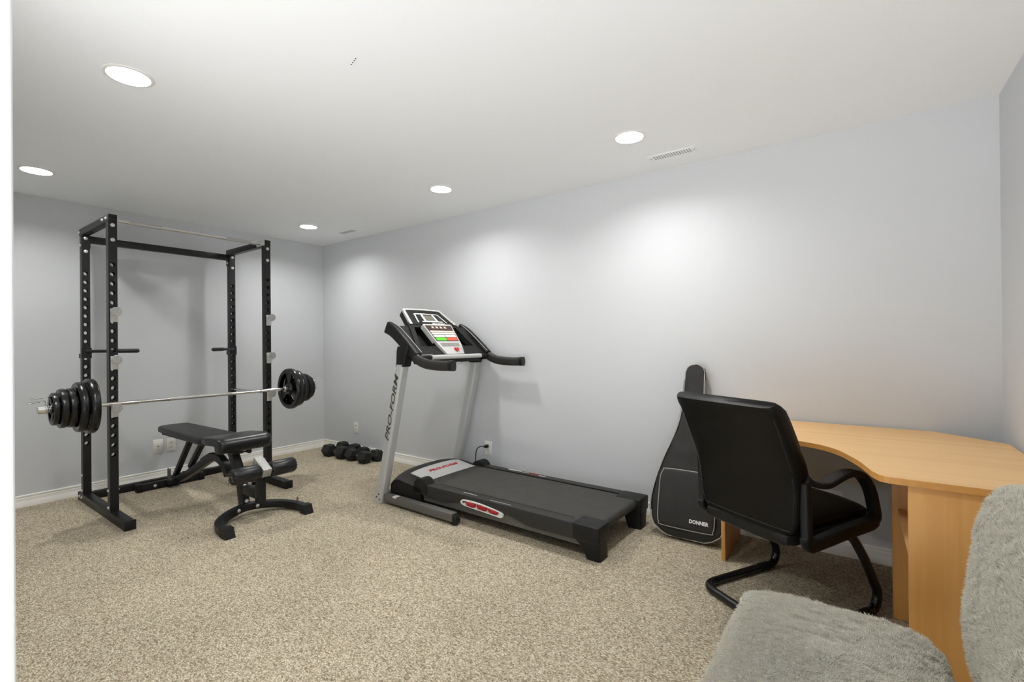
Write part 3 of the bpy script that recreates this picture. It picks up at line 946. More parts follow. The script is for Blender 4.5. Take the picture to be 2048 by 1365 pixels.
# ------------------------------------------------------------------ dumbbells
def dumbbell(label, p, ang, r=0.066, L=0.345, hl=0.125):
    t = thing('hex_dumbbell', label, 'dumbbell', (p[0], p[1], 0), ang, 'hex dumbbells by the corner')
    zc = r * math.cos(PI / 6)
    for s in (-1, 1):
        secs = []
        for f, x in ((0.80, L / 2), (0.93, L / 2 - 0.012), (1.0, L / 2 - 0.028), (1.0, L / 2 - hl + 0.02), (0.84, L / 2 - hl), (0.5, L / 2 - hl)):
            secs.append([(s * x, r * f * math.cos(PI / 3 * k), zc + r * f * math.sin(PI / 3 * k)) for k in range(6)])
        MB().loft(secs).build('head', M['rubber'], t, world=False, smooth=False)
    hp = []
    for i in range(13):
        x = -(L / 2 - hl) + (L - 2 * hl) * i / 12
        hp.append((0.0145 + 0.0035 * math.cos(x / (L / 2 - hl) * PI / 2), x))
    MB().lathe(hp, (0, 0, zc), (1, 0, 0), 18).build('handle', M['chrome'], t, world=False)
    return t
dumbbell('black hex dumbbell at the left of the group, front row, leftmost silver handle showing', (0.60, -0.246), 0.03, 0.071, 0.35, 0.125)
dumbbell('black hex dumbbell at the left of the group, back row against the baseboard', (0.615, -0.092), -0.01, 0.073, 0.34, 0.12)
dumbbell('black hex dumbbell at the front right of the group, nearest the treadmill post', (0.966, -0.226), 0.0, 0.066, 0.33, 0.12)
dumbbell('black hex dumbbell at the back right of the group, half behind the front one', (0.990, -0.092), 0.0, 0.064, 0.345, 0.12)

# ------------------------------------------------------------------ treadmill (local frame: x towards the rear, y towards the long wall)
tm = thing('treadmill', 'black and silver folding treadmill along the long wall', 'treadmill', (2.2, -0.49, 0), math.radians(-1.3))
def TB(mb, name, m, parent=tm, **k):
    return mb.build(name, m, parent, world=False, **k)
PS = 0.254
for s in (-1, 1):
    yc = s * 0.405
    secs = []
    for z in (0.0, 0.02, 0.3, 0.6, 0.9, 1.065):
        x0 = -0.052 + PS * z
        secs.append([(x0 + 0.040 + a, yc + b, z) for a, b in rrect(0.080, 0.070, 0.018, 4)])
    up_ = TB(MB().loft(secs), 'upright_post', M['silver_paint'])
    if s < 0:
        d = Vector((PS, 0, 1)).normalized()
        n_ = Vector((0, -1, 0))
        xdir = d
        ydir = -(Vector((1, 0, 0)) - d * d.x).normalized()
        TB(text_mb('PRO-FORM', 0.062, Vector((-0.052 + PS * 0.735 + 0.034, yc - 0.0352, 0.735)), xdir, ydir, sx=1.66, shear=0.28, bold=0.0012), 'lettering', M['dark_ink'], up_)
    for x, z in ((-0.022, 0.045), (0.006, 0.07), (0.012, 0.03)):
        TB(MB().lathe([(0.0001, 0.002), (0.006, 0.002), (0.0065, 0)], (x, yc - 0.0352, z), (0, -1, 0), 12), 'bolt_hole', M['black_hole'], up_)
    # black collar at the top of the post
    secs = []
    for z, w, e in ((1.05, 0.092, 0.078), (1.09, 0.096, 0.080), (1.13, 0.108, 0.084), (1.17, 0.122, 0.084), (1.20, 0.12, 0.080)):
        x0 = -0.052 + PS * z
        secs.append([(x0 + 0.040 + a, yc * 0.985 + b, z) for a, b in rrect(w, e, 0.014, 3)])
    TB(MB().loft(secs), 'post_collar', M['black_plastic'])
    # base rail with transport wheel
    bl = TB(MB().box(0.055, 0.775, yc - 0.028, yc + 0.028, 0.022, 0.078, r=0.006), 'base_rail', M['grey_steel'])
    TB(MB().cyl((0.775, yc - 0.022, 0.036), (0.775, yc + 0.022, 0.036), 0.036, 24, 0.005), 'wheel', M['black_plastic'], bl)
    TB(MB().box(0.16, 0.20, yc - 0.0285, yc + 0.012, 0.07, 0.0788), 'sticker', M['white_plastic'], bl)
TB(MB().box(-0.02, 0.04, -0.37, 0.37, 0.03, 0.075, r=0.005), 'front_crossbar', M['grey_steel'])

# walking deck
for s in (-1, 1):
    # foot rail: top surface plus side skirt with a scooped lower edge
    ys, yi = s * 0.357, s * 0.283
    top = 0.196
    def low(x):
        return lin(x, [0.40, 0.58, 0.66, 0.74, 0.86, 1.06, 1.16, 1.24, 1.34, 1.80], [0.112, 0.104, 0.108, 0.128, 0.148, 0.150, 0.142, 0.124, 0.100, 0.104])
    secs = []
    for i in range(61):
        x = 0.40 + 1.40 * i / 60
        lo = low(x)
        secs.append([(x, yi, top - 0.02), (x, yi, top - 0.001), (x, ys - s * 0.012, top), (x, ys - s * 0.003, top - 0.003), (x, ys, top - 0.012), (x, ys, lo + 0.004), (x, ys - s * 0.006, lo), (x, ys - s * 0.02, lo)])
    fr_ = TB(MB().loft(secs), 'foot_rail', M['rail_black'], angle=50)
    TB(MB().box(0.40, 1.72, min(s * 0.340, s * 0.30), max(s * 0.340, s * 0.30), 0.072, 0.15, r=0.003), 'frame_rail', M['grey_steel'])
    # rear leg
    lg = MB()
    def leg_sec(z, x0, x1, y0, y1):
        return [((x0 + x1) / 2 + a, s * (y0 + y1) / 2 + b, z) for a, b in rrect(x1 - x0, y1 - y0, 0.012, 3)]
    lg.loft([leg_sec(0.0, 1.728, 1.815, 0.232, 0.336), leg_sec(0.07, 1.70, 1.815, 0.236, 0.345), leg_sec(0.105, 1.665, 1.816, 0.24, 0.355), leg_sec(0.108, 1.655, 1.816, 0.24, 0.356)])
    TB(lg, 'rear_leg', M['black_plastic'])
    ec = MB().box(1.65, 1.822, min(s * 0.358, s * 0.22), max(s * 0.358, s * 0.22), 0.106, 0.1975, r=0.009, seg=3)
    TB(ec, 'end_cap', M['black_plastic'])
# belt
bx0, bx1 = 0.36, 1.775
bpath = [(bx0, 0.19), (1.745, 0.19)]
ring = []
for i in range(13):
    a = PI / 2 - PI * i / 12
    ring.append((1.765 + 0.030 * math.cos(a), 0.160 + 0.030 * math.sin(a)))
pts2 = [(bx0, 0.190)] + ring + [(bx0, 0.130)]
TB(MB().prism(pts2, lambda a, b, d: (a, d, b), -0.272, 0.272), 'running_belt', M['belt'])
TB(MB().box(0.42, 1.70, -0.3, 0.3, 0.10, 0.129), 'deck_board', M['black_plastic'])
TB(MB().box(0.50, 1.62, -0.2825, -0.2735, 0.1962, 0.1968), 'belt_gap', M['black_hole'])
# motor hood
def hood_sec(y):
    k = abs(y) / 0.362
    zt = 0.232 - 0.045 * k ** 3
    xf = -0.005 + 0.055 * k ** 2.2
    xr = 0.335 if k < 0.80 else 0.39
    return [(xf + 0.03, y, 0.045), (xf, y, 0.075), (xf, y, zt * 0.72), (xf + 0.03, y, zt - 0.02), (xf + 0.085, y, zt), (0.165, y, zt - 0.003), (0.24, y, zt - 0.012), (xr, y, zt - 0.028), (xr, y, 0.045)]
ysl = [-0.362 + 0.724 * i / 28 for i in range(29)]
hood = TB(MB().loft([hood_sec(y) for y in ysl]), 'motor_hood', M['black_plastic'], angle=30)
TB(MB().box(-0.002 + 0.055, 0.385, -0.3645, -0.36, 0.112, 0.1145), 'seam', M['black_hole'], hood)
pl_ = []
for i in range(13):
    y = -0.262 + 0.524 * i / 12
    k = abs(y) / 0.362
    zt = 0.232 - 0.045 * k ** 3
    pl_.append([(0.168, y, zt - 0.006), (0.168, y, zt + 0.002), (0.24, y, zt - 0.008), (0.345, y, zt - 0.027), (0.362, y, zt - 0.034), (0.366, y, 0.1925), (0.34, y, 0.1925)])
hp = TB(MB().loft(pl_), 'hood_plate', M['silver_light'], hood, angle=30)
hd = Vector((0.105, 0, -0.02)).normalized()
TB(text_mb('PRO-FORM', 0.043, Vector((0.258, 0.0, 0.2225)), (0, 1, 0), -hd, sx=1.45, shear=0.25, bold=0.0016), 'lettering', M['red_ink'], hp)
for s in (-1, 1):
    prof_ = [(0.315, 0.13)] + [(0.385 - 0.07 * math.cos(PI * i / 16), 0.165 + 0.068 * math.sin(PI * i / 16)) for i in range(17)] + [(0.455, 0.13)]
    TB(MB().prism(prof_, lambda a, b, d: (a, d, b), min(s * 0.362, s * 0.275), max(s * 0.362, s * 0.275)), 'hinge_cover', M['black_plastic'], hood)
# white-framed red cushion insert on the side
fx = lambda a, b, d: (a, d, b)
ins_o = crom([(0.795, 0.155), (0.83, 0.166), (0.93, 0.168), (1.05, 0.158), (1.13, 0.146), (1.155, 0.132), (1.145, 0.112), (1.10, 0.112), (0.98, 0.119), (0.88, 0.123), (0.805, 0.132)], 4, True)
ins_o = [(p[0], p[1]) for p in [(v[0], v[1]) for v in [(q.x, q.y) for q in [Vector((a[0], a[1])) for a in ins_o]]]]
cxm = sum(a for a, b in ins_o) / len(ins_o); czm = sum(b for a, b in ins_o) / len(ins_o)
ins_i = [(cxm + (a - cxm) * 0.945, czm + (b - czm) * 0.72) for a, b in ins_o]
n_ = len(ins_o)
mb = MB()
vs = [(a, -0.350, b) for a, b in ins_o] + [(a, -0.366, b) for a, b in ins_o] + [(a, -0.366, b) for a, b in ins_i] + [(a, -0.352, b) for a, b in ins_i]
fs = []
for k in range(n_):
    l = (k + 1) % n_
    for q in range(3):
        fs.append((q * n_ + k, q * n_ + l, (q + 1) * n_ + l, (q + 1) * n_ + k))
fs.append(tuple(3 * n_ + k for k in range(n_)))
mb.add(vs, fs)
cush = TB(mb, 'cushion_frame', M['white_plastic'])
for x, w, zc, hh in ((0.877, 0.044, 0.144, 0.019), (0.975, 0.046, 0.1425, 0.0205), (1.070, 0.042, 0.136, 0.017)):
    secs = []
    for f, dpt in ((1.0, -0.352), (0.96, -0.360), (0.8, -0.366), (0.5, -0.370), (0.1, -0.3715)):
        secs.append([(x + a * f, dpt, zc + b * f - (a * f) * 0.06) for a, b in sellipse(w, hh, 2.6, 28)])
    TB(MB().loft(secs), 'cushion_cell', M['red'], cush)
# decals along the foot rails
TB(MB().box(0.78, 0.90, -0.322, -0.316, 0.1955, 0.1966), 'stripe', M['silver_light'])
TB(MB().box(1.03, 1.20, -0.338, -0.334, 0.1955, 0.1966), 'stripe', M['silver_light'])
for x0, x1, mm, y0 in ((0.665, 0.80, 'white_ink', 0.331), (0.81, 0.875, 'silver_light', 0.325), (0.885, 0.965, 'red_ink', 0.326), (0.972, 1.035, 'white_ink', 0.318)):
    g = MB()
    nn = int((x1 - x0) / 0.012)
    for i in range(nn):
        xa = x0 + (x1 - x0) * i / nn
        hgt = 0.007 + 0.004 * ((i * 7) % 3) / 2
        g.box(xa, xa + 0.0085, y0 - hgt, y0 + 0.006, 0.1955, 0.1966)
    TB(g, 'decal', M[mm])
# --- console
def arm_path(s):
    y = s * 0.392
    return [(0.075, y, 1.345), (0.15, y, 1.312), (0.26, y, 1.232), (0.36, y, 1.150), (0.405, y, 1.115)]
for s in (-1, 1):
    secs = []
    for i, (x, y, z) in enumerate(crom(arm_path(s), 4)):
        w = 0.048 + 0.012 * i / 16
        secs.append([(x + a * 0.45, y + b, z + a * 0.9) for a, b in rrect(0.096 - 0.0012 * i, w, 0.014, 3)])
    ar = TB(MB().loft(secs), 'console_arm', M['black_plastic'])
    # handle bar
    y = s * 0.40
    hp_ = crom([(0.39, y, 1.122), (0.43, y, 1.098), (0.49, y, 1.078), (0.56, y, 1.068), (0.66, y, 1.064), (0.745, y, 1.066)], 5)
    mb = MB()
    mb.sweep(hp_, sellipse(0.024, 0.035, 2.6, 20), up=(0, 0, 1))
    hb = TB(mb, 'handle_bar', M['rail_black'])
    mb = MB().sweep([(0.742, y, 1.066), (0.775, y, 1.067)], sellipse(0.0255, 0.037, 2.8, 20), up=(0, 0, 1))
    TB(mb, 'end_cap', M['black_gloss'], hb)
    ln = [(x + 0.016, y - s * 0.026, z + 0.042) for x, y, z in crom(arm_path(s), 4)][2:]
    TB(MB().tube(ln, 0.0022, 6), 'trim_line', M['silver_light'], ar)
    wing = [(0.015, s * 0.372), (0.015, s * 0.30), (0.345, s * 0.23), (0.345, s * 0.372)]
    TB(MB().prism(wing, lambda a, b, d: (0.40 - 0.25 * a / 0.3607 - 0.5 * d * 0.0, b, 1.125 + 0.26 * a / 0.3607 + d), -0.055, -0.018), 'console_wing', M['black_plastic'])
# console body: slanted face with two tray recesses
A0, A1 = Vector((0.40, 0, 1.125)), Vector((0.150, 0, 1.385))
ad = (A1 - A0); AL = ad.length; ad = ad / AL
an = Vector((-ad.z, 0, ad.x)); an = an if an.z > 0 else -an     # outward normal (towards the runner, up)
def CP(sv, y, d=0.0):
    p = A0 + ad * sv + an * d
    return (p.x, y, p.z)
def half(sv):
    return lin(sv, [0.0, 0.06, 0.13, AL], [0.365, 0.36, 0.325, 0.262])
mb = MB()
ss = [0.0, 0.03, 0.06, 0.10, 0.14, 0.20, 0.26, 0.31, AL]
front = []
T0, T1, TY0 = 0.10, 0.31, 0.135
def ty1(sv): return half(sv) - 0.045
for i in range(len(ss) - 1):
    a, b = ss[i], ss[i + 1]
    for s in (-1, 1):
        ysA = [0, TY0, ty1(a), half(a)]
        ysB = [0, TY0, ty1(b), half(b)]
        for j in range(3):
            rec = (j == 1 and a >= T0 - 1e-6 and b <= T1 + 1e-6)
            q = [CP(a, s * ysA[j]), CP(a, s * ysA[j + 1]), CP(b, s * ysB[j + 1]), CP(b, s * ysB[j])]
            if not rec:
                mb.add(q, [(0, 1, 2, 3)])
            else:
                dq = [CP(a, s * ysA[j], -0.06), CP(a, s * ysA[j + 1], -0.06), CP(b, s * ysB[j + 1], -0.06), CP(b, s * ysB[j], -0.06)]
                mb.add(dq, [(0, 1, 2, 3)])
                mb.add([q[0], q[3], dq[3], dq[0]], [(0, 1, 2, 3)])
                mb.add([q[1], q[2], dq[2], dq[1]], [(0, 1, 2, 3)])
                if abs(a - T0) < 1e-6: mb.add([q[0], q[1], dq[1], dq[0]], [(0, 1, 2, 3)])
                if abs(b - T1) < 1e-6: mb.add([q[2], q[3], dq[3], dq[2]], [(0, 1, 2, 3)])
        # side and back
        mb.add([CP(a, s * half(a)), CP(b, s * half(b)), CP(b, s * half(b), -0.085), CP(a, s * half(a), -0.085)], [(0, 1, 2, 3)])
        mb.add([CP(a, 0, -0.085), CP(a, s * half(a), -0.085), CP(b, s * half(b), -0.085), CP(b, 0, -0.085)], [(0, 1, 2, 3)])
for s in (-1, 1):
    for sv in (0.0, AL):
        mb.add([CP(sv, 0), CP(sv, s * half(sv)), CP(sv, s * half(sv), -0.085), CP(sv, 0, -0.085)], [(0, 1, 2, 3)])
cb = TB(mb, 'console_body', M['black_plastic'])
# upper display panel
B0, B1 = Vector((0.168, 0, 1.372)), Vector((0.010, 0, 1.502))
bd = (B1 - B0); BLn = bd.length; bd = bd / BLn
bn = Vector((-bd.z, 0, bd.x)); bn = bn if bn.z > 0 else -bn
def DP(sv, y, d=0.0):
    p = B0 + bd * sv + bn * d
    return (p.x, y, p.z)
def dpoly(pts, d0, d1):
    return MB().prism(pts, lambda a, b, d: DP(a, b, d), d0, d1)
trap = [(0.0, -0.252), (0.0, 0.252), (BLn - 0.012, 0.205), (BLn, 0.185), (BLn + 0.006, 0.0), (BLn, -0.185), (BLn - 0.012, -0.205)]
dh = TB(dpoly(trap, -0.06, 0.0), 'display_housing', M['black_plastic'])
inner = [(0.0, -0.226), (0.0, 0.226), (BLn - 0.022, 0.186), (BLn - 0.012, 0.0), (BLn - 0.022, -0.186)]
mb = MB()
outl = [(0.0, -0.256), (BLn - 0.010, -0.208), (BLn, -0.190), (BLn + 0.008, 0.0), (BLn, 0.190), (BLn - 0.010, 0.208), (0.0, 0.256)]
inl = [(0.0, -0.230), (BLn - 0.026, -0.189), (BLn - 0.018, -0.178), (BLn - 0.010, 0.0), (BLn - 0.018, 0.178), (BLn - 0.026, 0.189), (0.0, 0.230)]
for d in (0.004, -0.012):
    for k in range(6):
        mb.add([DP(*outl[k], d), DP(*outl[k + 1], d), DP(*inl[k + 1], d), DP(*inl[k], d)], [(0, 1, 2, 3)])
for k in range(6):
    mb.add([DP(*outl[k], 0.004), DP(*outl[k + 1], 0.004), DP(*outl[k + 1], -0.012), DP(*outl[k], -0.012)], [(0, 1, 2, 3)])
    mb.add([DP(*inl[k], 0.004), DP(*inl[k + 1], 0.004), DP(*inl[k + 1], -0.012), DP(*inl[k], -0.012)], [(0, 1, 2, 3)])
TB(mb, 'display_frame', M['silver_light'], dh)
TB(dpoly([(0.02, -0.155), (0.02, 0.155), (0.12, 0.13), (0.135, 0.11), (0.14, 0.0), (0.135, -0.11), (0.12, -0.13)], 0.0, 0.003), 'display_bezel', M['black_gloss'], dh)
mb = MB()
for pts in ([(0.022, -0.160), (0.022, -0.148), (0.120, -0.122), (0.124, -0.134)], [(0.022, 0.160), (0.022, 0.152), (0.120, 0.126), (0.124, 0.134)],
            [(0.124, -0.134), (0.130, -0.112), (0.141, -0.112), (0.135, -0.136)], [(0.124, 0.134), (0.130, 0.112), (0.138, 0.112), (0.132, 0.134)], [(0.130, -0.113), (0.133, 0.0), (0.144, 0.0), (0.141, -0.113)], [(0.133, 0.0), (0.130, 0.113), (0.138, 0.113), (0.141, 0.0)],
            [(0.128, -0.066), (0.128, -0.046), (0.050, -0.054), (0.050, -0.076)], [(0.128, 0.056), (0.128, 0.072), (0.050, 0.074), (0.050, 0.054)],
            [(0.028, -0.105), (0.028, 0.115), (0.040, 0.115), (0.040, -0.105)], [(0.041, -0.076), (0.041, 0.074), (0.047, 0.074), (0.047, -0.076)]):
    mb.prism(pts, lambda a, b, d: DP(a, b, d), 0.002, 0.0048)
TB(mb, 'display_outline', M['white_ink'], dh)
TB(dpoly([(0.056, -0.050), (0.056, 0.052), (0.118, 0.050), (0.118, -0.044)], 0.002, 0.0045), 'lcd_screen', M['lcd'], dh)
TB(text_mb('PRO-FORM', 0.020, Vector(DP(0.011, 0.055, 0.0012)), (0, 1, 0), bd, sx=1.4, shear=0.25, bold=0.0008), 'lettering', M['white_ink'], dh)
# lower key panel
E0, E1 = Vector((0.408, 0, 1.138)), Vector((0.196, 0, 1.372))
ed = (E1 - E0); EL = ed.length; ed = ed / EL
en = Vector((-ed.z, 0, ed.x)); en = en if en.z > 0 else -en
def KP(sv, y, d=0.0):
    p = E0 + ed * sv + en * d
    return (p.x, y, p.z)
kpoly = lambda pts, d0, d1: MB().prism(pts, lambda a, b, d: KP(a, b, d), d0, d1)
kp = TB(kpoly([(-0.004, -0.098), (-0.004, 0.098), (0.10, 0.130), (EL - 0.01, 0.158), (EL, 0.150), (EL, -0.150), (EL - 0.01, -0.158), (0.10, -0.130)], -0.035, 0.004), 'key_panel', M['silver_light'])
TB(kpoly([(0.245, -0.138), (0.245, 0.138), (0.300, 0.145), (0.300, -0.145)], 0.004, 0.0055), 'key_strip', M['panel_dark'], kp)
TB(kpoly([(0.128, -0.122), (0.128, 0.122), (0.245, 0.138), (0.245, -0.138)], 0.004, 0.0052), 'key_backing', M['dark_ink'], kp)
for yy in (-0.075, -0.03, 0.015, 0.06):
    TB(kpoly([(0.268, yy - 0.012), (0.266, yy + 0.014), (0.284, yy + 0.012), (0.290, yy - 0.006)], 0.005, 0.0066), 'key', M['button_peach'], kp)
for a0, a1, y0, y1, mm in ((0.222, 0.240, -0.130, 0.130, 'button_peach'), (0.200, 0.218, -0.128, 0.128, 'button_white'), (0.172, 0.195, -0.122, -0.003, 'button_white'), (0.172, 0.195, 0.003, 0.122, 'button_white'),
                           (0.134, 0.166, -0.116, -0.003, 'button_green'), (0.134, 0.166, 0.003, 0.116, 'button_red')):
    TB(kpoly([(a0 + 0.003, y0), (a0, y0 + 0.006), (a0, y1 - 0.006), (a0 + 0.003, y1), (a1 - 0.003, y1), (a1, y1 - 0.004), (a1, y0 + 0.004), (a1 - 0.003, y0)], 0.0045, 0.0075), 'key', M[mm], kp)
mb = MB()
for i in range(19):
    y = -0.098 + 0.196 * i / 18
    mb.prism([(0.070, y * 0.96 - 0.0022), (0.070, y * 0.96 + 0.0022), (0.110, y + 0.0022), (0.110, y - 0.0022)], lambda a, b, d: KP(a, b, d), 0.002, 0.0046)
TB(mb, 'speaker_slots', M['black_hole'], kp)
TB(kpoly([(0.022, 0.014), (0.018, 0.030), (0.026, 0.048), (0.048, 0.052), (0.052, 0.038), (0.044, 0.030), (0.054, 0.018), (0.046, 0.008)], 0.003, 0.016), 'safety_key', M['red_ink'], kp)
cord = crom([KP(0.04, 0.048, 0.014), KP(0.035, 0.075, 0.02), (0.425, 0.085, 1.135), (0.437, 0.07, 1.09), (0.437, 0.02, 1.062), (0.437, -0.03, 1.07), (0.43, -0.10, 1.12), (0.39, -0.17, 1.165), (0.36, -0.21, 1.19)], 6)
TB(MB().tube(cord, 0.0016, 6), 'safety_cord', M['black_plastic'], kp)
# cross bar between the arms
xb = TB(MB().sweep([(0.415, -0.275, 1.115), (0.415, 0.275, 1.115)], sellipse(0.026, 0.017, 3, 20), up=(0, 0, 1)), 'cross_bar', M['silver_light'])
for s in (-1, 1):
    TB(MB().sweep([(0.412, s * 0.275, 1.115), (0.405, s * 0.375, 1.115)], sellipse(0.023, 0.016, 3, 20), up=(0, 0, 1)), 'bar_end', M['black_plastic'], xb)
TB(MB().box(0.392, 0.418, -0.365, -0.255, 1.1325, 1.1365, r=0.001), 'silver_lip', M['silver_light'], xb)
# power cord to the wall outlet (local coords)
rz = math.radians(-1.3)
def toL(x, y, z):
    dx, dy = x - 2.2, y + 0.49
    return (dx * math.cos(rz) + dy * math.sin(rz), -dx * math.sin(rz) + dy * math.cos(rz), z)
pc = crom([toL(2.515, -0.055, 0.312), toL(2.490, -0.075, 0.312), toL(2.462, -0.085, 0.285), toL(2.455, -0.09, 0.24), toL(2.458, -0.10, 0.16), toL(2.46, -0.11, 0.08), toL(2.44, -0.12, 0.03), toL(2.36, -0.13, 0.02)], 6)
pco = TB(MB().tube(pc, 0.0042, 10), 'power_cord', M['black_plastic'])
TB(MB().loft([[toL(2.522 + a, y, 0.3095 + b) for a, b in rrect(w, h, 0.005, 2)] for y, w, h in ((-0.0095, 0.026, 0.026), (-0.03, 0.028, 0.027), (-0.042, 0.024, 0.022), (-0.058, 0.012, 0.012))]), 'plug', M['black_plastic'], pco)

# ------------------------------------------------------------------ guitar bag leaning on the wall
GX = 4.312
bag = thing('guitar_bag', 'black padded guitar bag with grey piping leaning against the wall', 'guitar bag', (GX, -0.22, 0))
GH = 1.072
def g_half(t):      # half width along the length 0..GH
    return lin(t, [0.0, 0.015, 0.05, 0.10, 0.17, 0.24, 0.32, 0.40, 0.48, 0.56, 0.64, 0.72, 0.80, 0.95, 1.02, 1.050, 1.066, 1.072],
               [0.11, 0.150, 0.197, 0.220, 0.226, 0.220, 0.203, 0.180, 0.153, 0.122, 0.094, 0.075, 0.067, 0.063, 0.061, 0.052, 0.034, 0.015])
def smooth_half(t):
    return (g_half(t - 0.03) + g_half(t) * 2 + g_half(t + 0.03)) / 4 if 0.08 < t < 0.98 else g_half(t)
lean = math.atan2(0.215, 1.06)
def GP(a, t, d):      # a across, t along, d out of the front face (0 = back)
    y = -0.005 - (1.0 - t / GH) * 0.225
    ny, nz = -math.cos(lean), math.sin(lean)
    zz = t * math.cos(lean) * 1.0
    return (GX + a, y - 0.012 + ny * d, zz + nz * d * 1.0 + 0.004)
ts = [0.0, 0.008, 0.015, 0.03, 0.05, 0.075] + [0.10 + 0.03 * i for i in range(31)] + [1.02, 1.035, 1.05, 1.058, 1.064, 1.069, 1.072]
ts = sorted(set(round(t, 4) for t in ts if t <= GH))
def g_th(t): return lin(t, [0, 0.05, 0.15, 0.5, 0.75, 0.9, GH], [0.085, 0.098, 0.102, 0.095, 0.072, 0.058, 0.05])
secs = []
for t in ts:
    h = smooth_half(t); th = g_th(t)
    sec = []
    for a, b in sellipse(1, 1, 6, 44):
        wob = 0.010 * noise.noise(Vector((a * 2.2, t * 16 + a, b))) + 0.004 * noise.noise(Vector((a * 6, t * 30, 3)))
        sec.append(GP(a * h, t, th / 2 + b * th / 2 + (wob if b > 0.5 else 0)))
    secs.append(sec)
body = MB().loft(secs).build('bag_body', M['nylon'], bag)
def outline(off, tmax=GH, d=None):
    L1, R1 = [], []
    for t in ts:
        h = smooth_half(t) + off
        dd = g_th(t) if d is None else d(t)
        L1.append(GP(-h, t, dd)); R1.append(GP(h, t, dd))
    return R1 + L1[::-1]
MB().tube(outline(-0.0015, d=lambda t: g_th(t) * 0.955), 0.0032, 6, closed=True).build('edge_piping', M['piping'], bag)
# zip band round the side
zl = []
for s in (-1, 1):
    pth = [GP(s * (smooth_half(t) + 0.001), t, g_th(t) * 0.80) for t in ts if 0.12 <= t <= 0.99]
    MB().sweep(pth, rrect(0.007, 0.024, 0.0), up=(0, -1, 0)).build('zip_band', M['zip'], bag)
# front pocket
pk = [(-0.122, 0.40), (-0.150, 0.385), (-0.164, 0.345), (-0.168, 0.25), (-0.168, 0.12), (-0.160, 0.075), (-0.130, 0.058), (0.13, 0.058), (0.158, 0.075), (0.166, 0.12), (0.166, 0.25), (0.162, 0.345), (0.148, 0.385), (0.12, 0.40)]
pk = [(p.x, p.y) for p in crom([Vector((a, b, 0)) for a, b in pk], 6, True)]
secs = []
cxp, ctp = 0.0, 0.235
for f, dd in ((1.0, -0.002), (1.0, 0.010), (0.97, 0.017), (0.90, 0.021), (0.6, 0.024), (0.2, 0.025)):
    secs.append([GP(cxp + (a - cxp) * f, ctp + (t - ctp) * f, g_th(t) + dd) for a, t in pk])
pko = MB().loft(secs).build('front_pocket', M['nylon'], bag)
MB().tube([GP(a, t, g_th(t) + 0.013) for a, t in pk], 0.0026, 6, closed=True).build('pocket_piping', M['piping'], pko)
gx = Vector((1, 0, 0)); gy = (Vector(GP(0, 0.2, 0)) - Vector(GP(0, 0.1, 0))).normalized()
text_mb('DONNER', 0.029, Vector(GP(0.080, 0.112, g_th(0.11) + 0.0245)), gx, gy, sx=0.88, bold=0.0011, spacing=1.02).build('lettering', M['white_ink'], pko)

# ------------------------------------------------------------------ corner desk
DZ = 0.742
desk = thing('corner_desk', 'light maple corner desk with a curved cut-out front edge', 'desk', (5.1, -0.55, 0))
curve = [Vector(v) for v in ((4.541, -0.52, 0), (4.70, -0.575, 0), (4.85, -0.620, 0), (4.94, -0.650, 0), (5.02, -0.690, 0), (5.085, -0.765, 0), (5.131, -0.866, 0), (5.165, -0.965, 0), (5.185, -1.045, 0), (5.196, -1.092, 0))]
cv = crom(curve, 6)
topo = [(4.541, -0.018), (5.474, -0.018), (5.708, -0.225), (5.708, -1.160)] + [(5.245, -1.160), (5.228, -1.155), (5.215, -1.142)] + [(v.x, v.y) for v in cv[::-1]]
tp = MB().prism(topo, lambda a, b, d: (a, b, d), DZ - 0.022, DZ).build('desktop', M['wood_x'], desk)
eb = MB()
edge_path = [(4.541, -0.018)] + [(v.x, v.y) for v in cv] + [(5.215, -1.142), (5.228, -1.155), (5.245, -1.160), (5.708, -1.160)]
for i in range(len(edge_path) - 1):
    a, b = Vector(edge_path[i]), Vector(edge_path[i + 1])
    n2 = Vector((-(b - a).y, (b - a).x)).normalized() * -0.0012
    eb.add([(a.x, a.y, DZ - 0.0225), (b.x, b.y, DZ - 0.0225), (b.x, b.y, DZ - 0.001), (a.x, a.y, DZ - 0.001),
            (a.x + n2.x, a.y + n2.y, DZ - 0.0225), (b.x + n2.x, b.y + n2.y, DZ - 0.0225), (b.x + n2.x, b.y + n2.y, DZ - 0.001), (a.x + n2.x, a.y + n2.y, DZ - 0.001)],
           [(4, 5, 6, 7), (0, 1, 5, 4), (3, 2, 6, 7), (0, 1, 2, 3)])
eb.build('edge_band', M['wood_edge'], tp)
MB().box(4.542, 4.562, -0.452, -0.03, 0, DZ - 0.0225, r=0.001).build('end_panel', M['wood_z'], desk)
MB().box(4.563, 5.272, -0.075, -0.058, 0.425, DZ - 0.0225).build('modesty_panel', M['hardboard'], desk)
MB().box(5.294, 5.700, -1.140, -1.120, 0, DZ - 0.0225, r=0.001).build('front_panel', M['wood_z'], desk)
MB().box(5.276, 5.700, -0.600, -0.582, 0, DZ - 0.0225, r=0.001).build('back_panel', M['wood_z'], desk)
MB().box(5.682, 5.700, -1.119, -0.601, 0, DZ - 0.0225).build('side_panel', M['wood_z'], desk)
for z in (0.462,):
    MB().box(5.296, 5.681, -1.119, -0.601, z, z + 0.018).build('shelf', M['wood_x'], desk)

